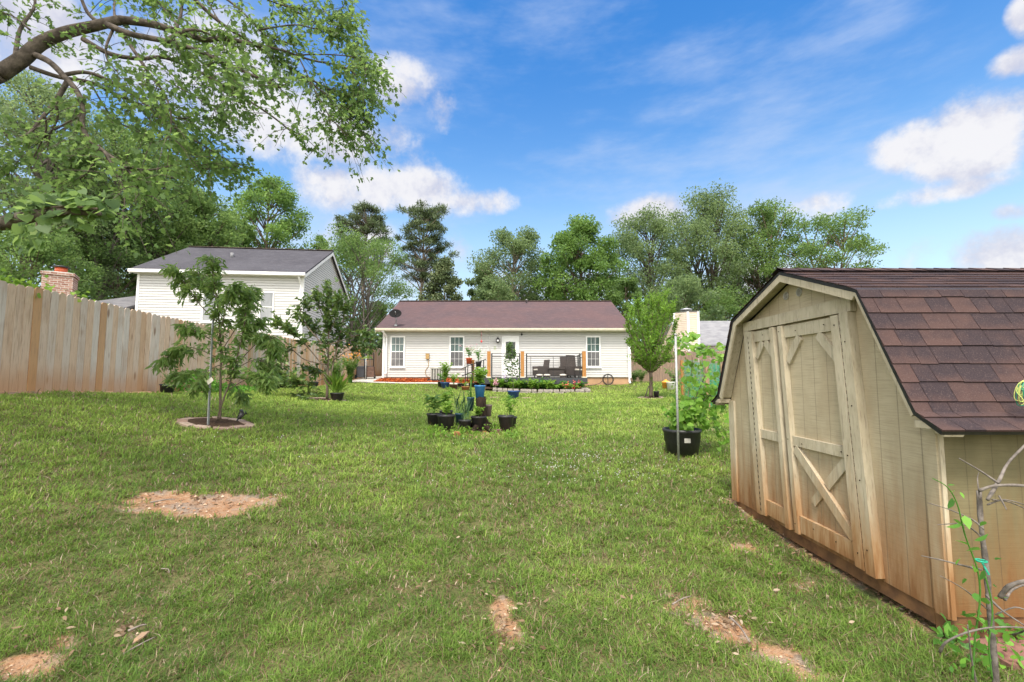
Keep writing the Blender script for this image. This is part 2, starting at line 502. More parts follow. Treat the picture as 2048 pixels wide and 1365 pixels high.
KITE = ([[0, 1, 2, 3]], np.array([(0, 0, 0), (.5, .42, .07), (0, 1, -.06), (-.5, .42, .07)]))
LANCE = ([[0, 1, 2, 3, 4, 5]], np.array([(0, 0, 0), (.42, .28, .06), (.4, .62, .05), (0, 1, -.08), (-.4, .62, .05), (-.42, .28, .06)]))
LOBED = ([[0, 1, 2, 3, 4, 5, 6, 7, 8, 9]], np.array([(0, 0, 0), (.2, .16, .0), (.6, .34, .08), (.2, .46, .03), (.3, .78, .05), (0, 1.1, -.08), (-.3, .78, .05), (-.2, .46, .03), (-.6, .34, .08), (-.2, .16, 0)]))
GRAPE = ([[0, 1, 2, 3, 4, 5, 6, 7, 8, 9]], np.array([(0, .08, 0), (.2, -.12, .02), (.5, .12, .06), (.46, .42, .05), (.34, .66, .03), (0, 1, -.1), (-.34, .66, .03), (-.46, .42, .05), (-.5, .12, .06), (-.2, -.12, .02)]))


def unit(a):
    return a / np.maximum(np.linalg.norm(a, axis=-1, keepdims=True), 1e-9)


def leafmesh(name, pos, axis, L, wr, shape, mat, parent, tint, nrm=None, world=True):
    pos = np.asarray(pos, float).reshape(-1, 3); n = len(pos)
    axis = unit(np.asarray(axis, float))
    if nrm is None:
        nrm = rng.normal(size=(n, 3)) + np.array([0, 0, 1.0])
    x = unit(np.cross(axis, nrm)); z = np.cross(x, axis)
    L = np.broadcast_to(np.asarray(L, float), (n,))
    tmpl, sh = shape
    V = pos[:, None, :] + (sh[None, :, 0:1] * x[:, None, :] * wr + sh[None, :, 1:2] * axis[:, None, :] + sh[None, :, 2:3] * z[:, None, :]) * L[:, None, None]
    k = len(sh)
    return npmesh(name, V.reshape(-1, 3), tmpl, k, {'tint': np.repeat(np.clip(tint, 0, 1), k)}, mat, parent, world=world)


def spline(pts, m=5):
    pts = [Vector(p) for p in pts]; out = []
    for i in range(len(pts) - 1):
        p0, p1, p2, p3 = pts[max(i - 1, 0)], pts[i], pts[i + 1], pts[min(i + 2, len(pts) - 1)]
        for k in range(m):
            t = k / m
            out.append(.5 * ((2 * p1) + (p2 - p0) * t + (2 * p0 - 5 * p1 + 4 * p2 - p3) * t * t + (3 * p1 - p0 - 3 * p2 + p3) * t ** 3))
    return out + [pts[-1]]


def taper(n, a, b):
    return [a + (b - a) * i / max(n - 1, 1) for i in range(n)]

# ------------------------------------------------------------------ light and sky
SUN = Vector((-.16, -.50, .85)).normalized()
SKY_STRENGTH, SUN_STRENGTH = .15, 1.25
w = bpy.data.worlds.new("World"); S.world = w; w.use_nodes = True
t = NT(w); bg = t.n['Background']; bg.inputs['Strength'].default_value = 1.0
sky = t.add('ShaderNodeTexSky', sky_type='NISHITA', sun_disc=False, sun_elevation=math.asin(SUN.z), sun_rotation=math.atan2(SUN.x, SUN.y), air_density=1.0, dust_density=.6, ozone_density=1.6)
tc = t.n.new('ShaderNodeTexCoord'); D = tc.outputs['Generated']
sp = t.add('ShaderNodeSeparateXYZ', i={0: D})
az = t.math('ARCTAN2', sp.outputs[0], sp.outputs[1]); el = t.math('ARCSINE', sp.outputs[2])
warp = t.noise(D, 5.5, 6, .62); fine = t.noise(D, 14, 6, .65)
blobs = [(640, 270, 250, 66, 1.1), (470, 190, 200, 130, 1.2), (790, 165, 100, 70, .8), (880, 225, 45, 80, .45), (670, 372, 85, 56, 1.1), (800, 375, 150, 58, 1.1), (930, 405, 130, 34, .8),
         (1815, 290, 90, 50, 1.1), (1940, 280, 140, 80, 1.2), (2045, 225, 60, 60, .7), (2045, 120, 80, 40, .6), (2048, 30, 40, 50, .8), (2010, 510, 130, 60, 1.1), (2030, 425, 60, 24, .6),
         (1305, 430, 100, 40, .9), (1630, 415, 70, 36, .7), (720, 480, 90, 60, .8), (920, 500, 40, 50, .5), (60, 60, 200, 120, .8), (1900, 380, 200, 30, .35), (1500, 560, 400, 60, .5), (1000, 570, 500, 60, .5),
         (2600, 300, 300, 100, 1), (-500, 250, 400, 120, 1)]
dens = None
for (px, py, rx, ry, amp) in blobs:
    d0 = (P(px, py, 1) - Vector((0, 0, E))).normalized()
    dx = (P(px + 20, py, 1) - Vector((0, 0, E))).normalized(); dy = (P(px, py + 20, 1) - Vector((0, 0, E))).normalized()
    sx = rx * (math.atan2(dx.x, dx.y) - math.atan2(d0.x, d0.y)) / 20; sy = ry * (math.asin(d0.z) - math.asin(dy.z)) / 20
    a = t.math('DIVIDE', t.math('SUBTRACT', az, math.atan2(d0.x, d0.y)), sx)
    b_ = t.math('DIVIDE', t.math('SUBTRACT', el, math.asin(d0.z)), sy)
    q = t.math('SUBTRACT', amp, t.math('ADD', t.math('MULTIPLY', a, a), t.math('MULTIPLY', b_, b_)))
    dens = q if dens is None else t.math('SMOOTH_MAX', dens, q, .25)
# unseen bright cloud added overhead and behind the viewer as fill light
back = t.math('MAXIMUM', t.ramp(sp.outputs[1], .36, -.1), t.ramp(el, R(50), R(66)))
dens = t.math('MAXIMUM', dens, t.math('SUBTRACT', t.math('MULTIPLY', back, 1.9), 1.2))
body = t.math('ADD', dens, t.math('ADD', t.math('MULTIPLY', t.math('SUBTRACT', warp, .5), 3.4), t.math('MULTIPLY', t.math('SUBTRACT', fine, .5), 1.8)))
cov = t.ramp(body, -.2, .95)
wv = t.n.new('ShaderNodeVectorMath'); wv.operation = 'MULTIPLY'; t.l.new(D, wv.inputs[0]); wv.inputs[1].default_value = (1.2, 1.2, 4)
wisp = t.math('MULTIPLY', t.ramp(t.noise(wv.outputs[0], 2.2, 6, .6), .38, .75), .68)
# lit tops, lilac-grey undersides
up = t.n.new('ShaderNodeVectorMath'); up.operation = 'ADD'; t.l.new(D, up.inputs[0]); up.inputs[1].default_value = (0, 0, .035)
shade = t.math('SUBTRACT', t.noise(up.outputs[0], 5.5, 6, .62), warp)
lit = t.ramp(t.math('ADD', shade, t.math('MULTIPLY', t.math('SUBTRACT', .6, body), .05)), -.10, .10)
cloud = t.mix(lit, (.238, .234, .238), (.168, .17, .20))
cloud = t.mix(t.math('MULTIPLY', back, .85), cloud, (.95, .90, .83))  # added fill cloud, far brighter than the clouds in view
skyc = t.n.new('ShaderNodeVectorMath'); skyc.operation = 'MULTIPLY'; t.l.new(sky.outputs[0], skyc.inputs[0]); skyc.inputs[1].default_value = (SKY_STRENGTH * .18, SKY_STRENGTH * .345, SKY_STRENGTH * .475)
grad = t.ramp(el, R(6), R(42))
skyt = t.mix(1.0, skyc.outputs[0], t.mix(grad, (2.3, 1.3, .86), (.62, .89, .98)), 'MULTIPLY')
c = t.mix(wisp, skyt, (.15, .18, .24))
c = t.mix(t.math('MULTIPLY', t.math('SUBTRACT', 1.0, t.ramp(el, R(1), R(26))), .55), c, (.185, .21, .245))
c = t.mix(t.math('MULTIPLY', cov, .94), c, cloud)
t.l.new(c, bg.inputs['Color'])

sl = bpy.data.lights.new('sun', 'SUN'); sl.energy = SUN_STRENGTH; sl.angle = R(14); sl.color = (1, .93, .82)
so = link(bpy.data.objects.new('sun', sl)); so.rotation_euler = SUN.to_track_quat('Z', 'Y').to_euler(); so.location = (-8, -6, 20)
S.view_settings.view_transform = 'Standard'; S.view_settings.look = 'None'; S.view_settings.gamma = 1; S.view_settings.exposure = 2.0
S.render.film_transparent = False
S.cycles.max_bounces = 6; S.cycles.transparent_max_bounces = 8; S.cycles.sample_clamp_indirect = 8
try:
    S.cycles.use_denoising = True
    S.cycles.denoiser = 'OPENIMAGEDENOISE'; S.cycles.denoising_input_passes = 'RGB_ALBEDO_NORMAL'; S.cycles.denoising_prefilter = 'ACCURATE'
except Exception:
    pass

# ------------------------------------------------------------------ ground
_pp = []
for (px, py, hx, hy, amp) in [(390, 1006, 168, 31, 1.3), (320, 1003, 95, 24, 1.2), (1385, 1215, 62, 22, .9), (1460, 1262, 70, 30, 1), (1545, 1312, 85, 34, 1), (1320, 1178, 40, 12, .7), (1001, 1222, 26, 36, 1), (1018, 1275, 48, 36, 1),
                              (1240, 1330, 60, 40, .6), (60, 1338, 95, 42, 1.3), (125, 1285, 45, 28, .8), (1490, 1093, 60, 16, 1.15), (1425, 1088, 32, 9, .9), (265, 1270, 60, 40, .55), (1500, 1030, 35, 16, .7),
                              (1345, 1192, 32, 10, .9), (1420, 1240, 45, 14, .9), (1505, 1288, 50, 17, .9), (1585, 1338, 60, 18, .95), (1630, 1362, 60, 16, .9), (1010, 1340, 50, 30, .5), (965, 1060, 40, 12, .5), (1230, 1080, 60, 14, .5), (820, 1180, 50, 16, .4), (960, 868, 95, 14, .9), (430, 845, 58, 9, .9), (655, 801, 32, 4, .8), (1302, 795, 24, 3, .8), (840, 1050, 30, 9, .45),
                              (520, 1330, 90, 30, .45), (1600, 1170, 50, 25, .5)]:
    c0 = GP(px, py); ex = (GP(px + hx, py) - c0).xy; ey = (GP(px, py - hy) - GP(px, py + hy)).xy / 2
    _pp.append((c0.x, c0.y, ex, ey, amp))


def vnoise(x, y, s, seed=0):
    g = np.random.default_rng(seed).random((64, 64))
    x = x * s + 1000; y = y * s + 1000
    i, j = np.floor(x).astype(int), np.floor(y).astype(int); fx, fy = x - i, y - j
    fx, fy = fx * fx * (3 - 2 * fx), fy * fy * (3 - 2 * fy)
    a, b, c, d = g[i % 64, j % 64], g[(i + 1) % 64, j % 64], g[i % 64, (j + 1) % 64], g[(i + 1) % 64, (j + 1) % 64]
    return (a * (1 - fx) + b * fx) * (1 - fy) + (c * (1 - fx) + d * fx) * fy


def bare(x, y):
    out = np.zeros_like(x)
    nz = (vnoise(x, y, 3.5, 1) - .5) * .8 + (vnoise(x, y, 10, 2) - .5) * .8 + (vnoise(x, y, 26, 3) - .5) * .6
    for (cx, cy, ex, ey, amp) in _pp:
        det = ex.x * ey.y - ex.y * ey.x
        a = ((x - cx) * ey.y - (y - cy) * ey.x) / det; b = (-(x - cx) * ex.y + (y - cy) * ex.x) / det
        q = amp * np.clip((1.15 - (a * a + b * b) + nz * 1.1) * .85, 0, 1)
        out = np.maximum(out, np.where((a * a + b * b) < 3, q, 0))
    strip = ((x > 1.95) & (x < 2.6) & (y > 2.4) & (y < 5.3)) * np.clip((x - 2.22 + nz * .3) / .3, 0, 1) * np.clip(.55 + (y - 3.2) * .3, .5, 1)
    fen = ((x < -7.95) & (x > -9)) * np.clip((-x - 7.95 + nz * .2) / .3, 0, 1) * .9
    return np.maximum(np.maximum(out, strip), fen)


def sheet(name, xs, ys, dz, mat, kind='structure', fz=None, battr=False):
    X, Y = np.meshgrid(xs, ys); Z = GN(X, Y) + dz
    if battr: Z = Z + (vnoise(X, Y, 2.2, 5) - .5) * .035 + (vnoise(X, Y, 7, 6) - .5) * .02 - .02 * bare(X, Y)
    nx, ny = len(xs), len(ys)
    V = np.stack([X, Y, Z], -1).reshape(-1, 3)
    i = (np.arange(ny - 1)[:, None] * nx + np.arange(nx - 1)[None]).ravel()
    F = np.stack([i, i + 1, i + nx + 1, i + nx], 1)
    me = bpy.data.meshes.new(name)
    me.vertices.add(len(V)); me.vertices.foreach_set('co', V.astype(np.float32).ravel())
    me.loops.add(F.size); me.loops.foreach_set('vertex_index', F.astype(np.int32).ravel())
    me.polygons.add(len(F)); me.polygons.foreach_set('loop_start', (np.arange(len(F)) * 4).astype(np.int32))
    me.polygons.foreach_set('use_smooth', np.ones(len(F), bool))
    if battr:
        at = me.attributes.new('bare', 'FLOAT', 'POINT'); at.data.foreach_set('value', bare(X, Y).astype(np.float32).ravel())
    me.update(calc_edges=True); me.materials.append(MATS[mat])
    o = link(bpy.data.objects.new(name, me)); o['kind'] = kind
    return o


def axis_grid(near, step, far):
    out = list(near)
    d, v = step, near[-1]
    while v < far: d *= 1.35; v += d; out.append(v)
    d, v = step, near[0]
    pre = []
    while v > -far: d *= 1.35; v -= d; pre.append(v)
    return np.array(pre[::-1] + out)


sheet('ground', axis_grid(np.arange(-9, 9.01, .06), .06, 900), axis_grid(np.arange(-1, 24, .06), .06, 900), 0, 'lawn_soil', battr=True)
sheet('path', np.concatenate([np.linspace(-8.3, -1.7, 60)]), np.linspace(22.72, 23.12, 5), .03, 'concrete')
sheet('pavement', np.linspace(-8.3, -7.05, 12), np.linspace(23.13, 29, 30), .03, 'concrete')

# wood-chip mulch along the house wall
N = 9000
x = rng.uniform(-7.0, -1.5, N); y = rng.uniform(23.14, 24.28, N)
sheet('mulch_bed', np.linspace(-7.04, -1.4, 40), np.linspace(23.13, 24.3, 10), .02, 'mulch')
o = leafmesh('mulch', np.stack([x, y, GN(x, y) + .03 + rng.random(N) * .03], 1), rng.normal(size=(N, 3)) * (1, 1, .35), rng.uniform(.05, .12, N), .4, KITE, 'mulch', None, rng.random(N))
tag(o, 'loose orange wood chips along the house wall', 'mulch', kind='stuff')

# ------------------------------------------------------------------ grass
N = 900000
Y = np.exp(rng.uniform(math.log(1.25), math.log(25), N)); X = rng.uniform(-1.2, 1.2, N) * Y
big = vnoise(X, Y, .55, 11); mid = vnoise(X, Y, 2.6, 12); clump = vnoise(X, Y, 7.5, 13)
br = bare(X, Y)
keep = (X > -8.3) & (X < 13) & (rng.random(N) > np.clip(br, 0, 1) ** 1.15 * 1.04 + .28 * np.clip(vnoise(X, Y, 1.7, 31) - .55, 0, 1) * (Y < 8) * 2.2) & (rng.random(N) < .24 + .14 * np.clip((Y - 3) / 4, 0, 1) + 1.0 * clump ** 1.3 * (.6 + .6 * mid))
keep &= ~((X > 2.38) & (X < 6) & (Y > 2.5) & (Y < 5.25)) & ~((X > -1.4) & (X < 3.8) & (Y > 21.2)) & ~((X < -1.3) & (Y > 22.6)) & ~((X < 6.5) & (Y > 24.1))
for (px, py, r) in ((432, 848, .56), (655, 801, .56), (1302, 796, .55)):
    q = GP(px, py); keep &= ((X - q.x) ** 2 + (Y - q.y) ** 2 > r * r)
X, Y, big, mid, clump = X[keep], Y[keep], big[keep], mid[keep], clump[keep]; n = len(X)
sc = np.maximum(1, Y / 3.2) ** .62
hgt = (.020 + .030 * clump + .016 * rng.random(n)) * np.clip(sc, 1, 1.8) * (1 + .7 * (rng.random(n) < .05))
wid = .0042 * np.maximum(1, Y / 2.6) * rng.uniform(.7, 1.3, n)
th = rng.uniform(0, 2 * math.pi, n); lean = np.abs(rng.normal(1.0, .5, n))
dv = np.stack([np.cos(th), np.sin(th)], 1); sd = np.stack([-dv[:, 1], dv[:, 0]], 1)
base = np.stack([X, Y, GN(X, Y) + (vnoise(X, Y, 2.2, 5) - .5) * .035 + (vnoise(X, Y, 7, 6) - .5) * .02 - .006], 1)
V = np.zeros((n, 5, 3))
for k, (hh, ww, lf) in enumerate(((0, -.5, 0), (0, .5, 0), (.55, -.42, .32), (.55, .42, .32), (1, 0, 1))):
    V[:, k, :2] = base[:, :2] + sd * (wid * ww)[:, None] + dv * (hgt * lean * lf)[:, None]
    V[:, k, 2] = base[:, 2] + hgt * hh * (1 - .25 * np.minimum(lean, 1.4) * hh)
far = np.clip((Y - 4) / 9, 0, 1)
tint = .40 + .38 * far + .5 * (big - .5) + .45 * (mid - .5) + rng.normal(0, .19, n) + .3 * (clump - .5) * (1 - far)
dry = rng.random(n) < (.19 - .16 * far + .3 * np.clip(.4 - clump, 0, 1) + .25 * (1 - far) * np.clip(vnoise(X, Y, 1.3, 41) - .55, 0, 1))
tmpl = [[0, 1, 3, 2], [2, 3, 4]]
g1 = npmesh('grass', V[~dry].reshape(-1, 3), tmpl, 5, {'tint': np.repeat(np.clip(tint[~dry], 0, 1), 5)}, 'grass_blade')
tag(g1, 'short patchy green lawn grass all over the yard', 'grass', kind='stuff')
g2 = npmesh('dry_grass', V[dry].reshape(-1, 3), tmpl, 5, {'tint': np.repeat(rng.random(dry.sum()), 5)}, 'dry_leaf')
tag(g2, 'dry straw coloured blades among the lawn grass', 'grass', kind='stuff')

# crumbs of clay and small stones on the bare soil
nc = 60000
cy_ = np.exp(rng.uniform(math.log(1.4), math.log(9), nc)); cx_ = rng.uniform(-1.15, 1.15, nc) * cy_
kk = (bare(cx_, cy_) > .45) & (rng.random(nc) < .5); cx_, cy_ = cx_[kk], cy_[kk]; nk = len(cx_)
r0_ = (rng.uniform(.35, 1, nk) ** 2 * .014)[:, None, None] * np.clip(cy_ / 3, .7, 1.6)[:, None, None]
oc = np.array([(1, 0, 0), (0, 1, 0), (-1, 0, 0), (0, -1, 0), (0, 0, .8), (0, 0, -.4)])[None] * rng.uniform(.6, 1.3, (nk, 6, 1))
vv = oc * r0_ + np.stack([cx_, cy_, GN(cx_, cy_) + (vnoise(cx_, cy_, 2.2, 5) - .5) * .035 + (vnoise(cx_, cy_, 7, 6) - .5) * .02 - .02 * bare(cx_, cy_) + .004], 1)[:, None, :]
tag(npmesh('clay_crumbs', vv.reshape(-1, 3), [[0, 1, 4], [1, 2, 4], [2, 3, 4], [3, 0, 4]], 6, {'tint': np.repeat(rng.random(nk), 6)}, 'clay_crumb'), 'crumbs of dry red clay and small stones on the bare patches', 'soil', kind='stuff')

# clover heads, fallen leaves, twigs
def scatter_px(n, cx, cy, rx, ry):
    out = []
    for _ in range(n):
        a, r = random.uniform(0, 6.28), abs(random.gauss(0, .55))
        out.append(GP(cx + rx * r * math.cos(a), cy + ry * r * math.sin(a)))
    return np.array(out)
pt = np.concatenate([scatter_px(150, 1170, 915, 360, 60), scatter_px(110, 1110, 940, 420, 60), scatter_px(70, 1240, 950, 200, 60), scatter_px(40, 560, 880, 500, 60)])
pt[:, 2] += .045
q = np.repeat(pt, 6, 0); n = len(q)
tag(leafmesh('clover_flowers', q, rng.normal(size=(n, 3)) + (0, 0, .3), .0105, .8, KITE, 'flower_white', None, rng.random(n) * .6), 'tiny white clover heads dotted over the middle of the lawn', 'clover', kind='stuff')
pt = np.concatenate([scatter_px(90, 390, 1005, 150, 30), scatter_px(160, 1450, 1250, 200, 90), scatter_px(80, 1010, 1270, 100, 90), scatter_px(90, 250, 1270, 260, 100), scatter_px(60, 1500, 1060, 80, 40), scatter_px(160, 900, 1180, 600, 140), scatter_px(60, 1600, 1110, 160, 80)])
n = len(pt); pt[:, 2] += .02 + .02 * rng.random(n)
tag(leafmesh('fallen_leaves', pt, rng.normal(size=(n, 3)) * (1, 1, .25), rng.uniform(.02, .05, n), .4, LANCE, 'dry_leaf', None, rng.random(n)), 'dry brown leaves lying in the thin grass and on bare clay', 'fallen leaves', kind='stuff')
for (x0, y0, x1, y1, r, lab) in ((1345, 1222, 1382, 1204, .006, 'short pale stick on the bare clay strip nearer the shed doors'), (1460, 1248, 1500, 1300, .008, 'brown stick lying along the bare clay near the shed corner'), (1160, 1095, 1166, 1122, .004, 'thin pale twig standing out in the middle of the lawn'),
                             (255, 1276, 292, 1262, .007, 'pale broken stick beside the loose bark chip in the grass'), (300, 1014, 350, 1006, .009, 'dark stick on the round bare clay patch'), (245, 1325, 310, 1290, .005, 'slim dry twig in the grass below the bark chip'), (322, 1148, 338, 1158, .004, 'tiny dark twig in the grass below the round clay patch')):
    a, b_ = GP(x0, y0), GP(x1, y1); m = MB(); mid_ = (a + b_) / 2 + Vector((.01, .01, .012))
    m.tube(spline([a + Vector((0, 0, .03)), mid_ + Vector((0, 0, .025)), b_ + Vector((0, 0, .03))], 3), taper(7, r, r * .5), 5)
    tag(m.build('stick', 'dead_wood'), lab, 'stick')
m = MB(); a = GP(278, 1290)
m.prism([a + Vector(p) for p in ((-.02, .04, .035), (.02, .043, .04), (.022, .0, .035), (.003, -.05, .025), (-.017, -.01, .03))], (0, 0, .008))
tag(m.build('bark_chip', 'weathered_pine'), 'pointed brown bark chip lying in the grass', 'bark chip')

# ------------------------------------------------------------------ main house
HY = 24.3
hx0, hx1 = -6.85, 6.28
house = thing('house', 'low white sided house with a purple brown shingle roof behind the deck', 'house', (0, HY, E))
zb, ztop = E - .02, E + 2.44


def lap_wall(m, p0, p1, z0, z1, out, expo=.127, d=.032, top=None):
    """lapped boards from p0 to p1 (xy); top(s) gives the height limit along the wall"""
    p0, p1 = Vector(p0), Vector(p1); o = Vector(out)
    z = z0
    while z < z1 - 1e-4:
        zt = min(z + expo, z1)
        a0, a1 = 0.0, 1.0
        if top:
            a0, a1 = top(z), 1 - top(z)
            b0, b1 = top(zt), 1 - top(zt)
        else: b0, b1 = a0, a1
        q = lambda s, zz, dd: (p0.x + (p1.x - p0.x) * s + o.x * dd, p0.y + (p1.y - p0.y) * s + o.y * dd, zz)
        g = min(.02, (zt - z) * .5)
        m.add([q(a0, z, 0), q(a1, z, 0), q(a1, z + g, 0), q(a0, z + g, 0), q(a1, z + g, d + .005), q(a0, z + g, d + .005), q(b1, zt, d - .008), q(b0, zt, d - .008), q(b1, zt, 0), q(b0, zt, 0)], [(0, 1, 2, 3), (3, 2, 4, 5), (5, 4, 6, 7), (7, 6, 8, 9)])
        z = zt


m = MB(); lap_wall(m, (hx0, HY), (hx1, HY), zb, ztop, (0, -1))
m.box((hx0 + .01, HY + .003, zb - .0), (hx1 - .01, HY + 9.4, ztop))
for xx, sgn in ((hx0, -1), (hx1, 1)):
    lap_wall(m, (xx, HY + .0), (xx, HY + 9.4), zb, ztop, (sgn, 0))
    lap_wall(m, (xx, HY), (xx, HY + 9.4), ztop, ztop + 2.2, (sgn, 0), top=lambda z: max(0, min(.5, (z - ztop) / 4.4)))
m.build('wall', 'white_vinyl', house)
m = MB(); m.box((hx0 + .03, HY + .03, E - .9), (hx1 - .03, HY + 9.3, zb)); m.build('foundation', 'foundation', house)
m = MB()
for xx in (hx0, hx1):
    m = MB(); m.box((xx - .06, HY - .06, zb - .02), (xx + .06, HY + .06, ztop - .01)); m.build('corner_trim', 'white_trim', house)
# roof: two slopes with thickness
ex0, ex1, ye, yr, ze, zr = -7.2, 6.36, 23.86, 28.95, E + 2.58, E + 4.86
m = MB()
for s in (1, -1):
    y0, y1 = ye, yr
    f = (lambda yy: yy) if s == 1 else (lambda yy: 2 * yr - yy)
    v = [(ex0, f(y0), ze), (ex1, f(y0), ze), (ex1, f(y1), zr), (ex0, f(y1), zr)]
    m.hexa([(a, b, c - .1) for a, b, c in v] + v)
m.build('roof', 'house_roof', house)
m = MB(); m.bar((ex0, yr, zr + .012), (ex1, yr, zr + .012), .3, .03); m.build('ridge_cap', 'bark_dark', house)
m = MB()
m.box((ex0, ye + .02, ze - .17), (ex1, ye + .05, ze - .102)); m.box((ex0, ye + .052, ze - .17), (ex1, HY - .002, ze - .15))
for xx in (ex0, ex1 - .03):
    for s in (1, -1):
        f = (lambda yy: yy) if s == 1 else (lambda yy: 2 * yr - yy)
        m.hexa([(xx, f(ye), ze - .24), (xx + .03, f(ye), ze - .24), (xx + .03, f(yr), zr - .27), (xx, f(yr), zr - .27), (xx, f(ye), ze - .103), (xx + .03, f(ye), ze - .103), (xx + .03, f(yr), zr - .103), (xx, f(yr), zr - .103)])
m.build('fascia', 'cream_trim', house)
m = MB()
prof = [(ye + .015, -.14), (ye - .06, -.14), (ye - .10, -.08), (ye - .11, -.0), (ye - .10, -.0), (ye - .085, -.07), (ye - .05, -.12), (ye + .015, -.12)]
m.prism([(ex0, a, ze + b - .02) for a, b in prof], (ex1 - ex0, 0, 0)); m.build('gutter', 'cream_trim', house)
for xx, dx in ((hx0 + .16, 1), (hx1 - .06, -1)):
    m = MB()
    gz = E + .1 if xx < 0 else E - .36
    for a, b in (((xx - .12 * dx, ye - .04, ze - .15), (xx, HY - .1, ze - .46)), ((xx, HY - .09, ze - .44), (xx, HY - .09, gz + .12)), ((xx, HY - .09, gz + .14), (xx, HY - .26, gz + .03))):
        m.bar(a, b, .085, .075)
    m.build('downspout', 'white_trim', house)


def px_rect(x0, y0, x1, y1, Y):
    a, b = P(x0, y1, Y), P(x1, y0, Y); return a.x, a.z, b.x, b.z


def window(parent, rect, Y, upper='pane_upper', lower='pane_lower', cols=3, rows=2, fw=.07, sill=True):
    """double-hung window facing -Y"""
    x0, z0, x1, z1 = rect
    w_ = MB(); yo = Y - .035
    w_.box((x0, yo, z0), (x0 + fw, Y + .02, z1)); w_.box((x1 - fw, yo, z0), (x1, Y + .02, z1))
    w_.box((x0 + fw, yo, z1 - fw), (x1 - fw, Y + .02, z1)); w_.box((x0 + fw, yo, z0), (x1 - fw, Y + .02, z0 + fw))
    fr = w_.build('window', 'white_trim', parent)
    zm = (z0 + z1) / 2
    for nm, a, b, mt, yy in (('upper_pane', zm + .02, z1 - fw, upper, Y - .018), ('lower_pane', z0 + fw, zm - .02, lower, Y - .021)):
        q = MB(); q.box((x0 + fw, yy, a), (x1 - fw, Y + .01, b)); q.build('pane', mt, fr)
    q = MB(); q.box((x0 + fw, Y - .032, zm - .02), (x1 - fw, Y + .01, zm + .02))
    if cols:
        xa, xb = x0 + fw, x1 - fw
        for k, (a, b) in enumerate(((zm + .02, z1 - fw), (z0 + fw, zm - .02))):
            bw = .008 if k == 0 else .005
            yy = Y - .025
            for i in range(1, cols):
                xx = xa + (xb - xa) * i / cols; q.box((xx - bw, yy, a), (xx + bw, Y, b))
            for i in range(1, rows):
                zz = a + (b - a) * i / rows; q.box((xa, yy - .002, zz - bw), (xb, Y, zz + bw))
    q.build('grille', 'white_trim' if upper != 'pane_blind' else 'white_plastic', fr)
    if sill:
        q = MB(); q.box((x0 - .03, Y - .06, z0 - .05), (x1 + .03, Y + .01, z0 - .003)); q.build('sill', 'white_trim', fr)
    return fr


for r in ((780.5, 672.8, 810.8, 735), (898.8, 672.8, 929, 735), (1172, 672.8, 1200.3, 735)):
    window(house, px_rect(*r, HY), HY - .045)
HF = HY - .045
# back door
x0, z0, x1, z1 = px_rect(1003.4, 673, 1038, 756, HY); z0 = E - .03
d = MB(); yo = HF - .04
d.box((x0, yo, z0), (x0 + .08, HF + .02, z1)); d.box((x1 - .08, yo, z0), (x1, HF + .02, z1)); d.box((x0 + .08, yo, z1 - .08), (x1 - .08, HF + .02, z1))
d.box((x0 + .083, HF - .022, z0 + .02), (x1 - .083, HF + .02, z1 - .083)); 
door = d.build('door', 'white_trim', house)
gx0, gz0, gx1, gz1 = px_rect(1011.8, 684.5, 1030.5, 718, HY)
d = MB(); d.box((gx0, HF - .026, gz0), (gx1, HF, gz1)); d.build('pane', 'dark_glass', door)
d = MB()
for a, b in (((gx0 - .04, gz0 - .04), (gx0 - .001, gz1 + .04)), ((gx1 + .001, gz0 - .04), (gx1 + .04, gz1 + .04)), ((gx0 - .001, gz1 + .001), (gx1 + .001, gz1 + .04)), ((gx0 - .001, gz0 - .04), (gx1 + .001, gz0 - .001))):
    d.box((a[0], HF - .034, a[1]), (b[0], HF, b[1]))
d.build('frame', 'white_plastic', door)
d = MB(); d.lathe([(.0, -.07), (.03, -.065), (.03, -.03), (.012, -.02), (.012, 0)], (x0 + .16, HF - .01, E + .95), 10, 'y'); d.build('handle', 'steel', door)
p = P(1053, 604, 28.5)
d = MB(); d.lathe([(.05, -.2), (.05, .16), (.07, .16), (.07, .2), (0, .2)], (p.x, 28.5, p.z - .05), 10); d.build('vent_pipe', 'steel', house)

# satellite dish on the roof
p = P(792, 651, 24.2)
dish = thing('satellite_dish', 'black satellite dish on a grey arm at the roof edge', 'satellite dish', p)
c = P(791, 629, 24.0); tl = Vector((.12, -.85, .42)).to_track_quat('Z', 'Y').to_matrix()
d = MB(); d.lathe([(0, 0), (.12, .008), (.22, .03), (.31, .07), (.325, .085), (.31, .085), (.2, .045), (0, .02)], c, 24, tilt=tl @ Matrix.Diagonal((1.0, .82, 1)))
d.build('reflector', 'matte_black', dish)
d = MB(); d.tube([p, p + Vector((-.0, .0, .28)), c - Vector((-.0, -.05, .03))], .025, 8); d.tube([c + Vector((0, -.03, -.02)), c + Vector((.1, -.35, -.02)), c + Vector((.09, -.42, .1))], .013, 6); d.build('arm', 'steel', dish)
d = MB(); d.box((p.x - .07, 24.12, p.z - .05), (p.x + .07, 24.28, p.z + .03)); d.build('mount', 'steel', dish)

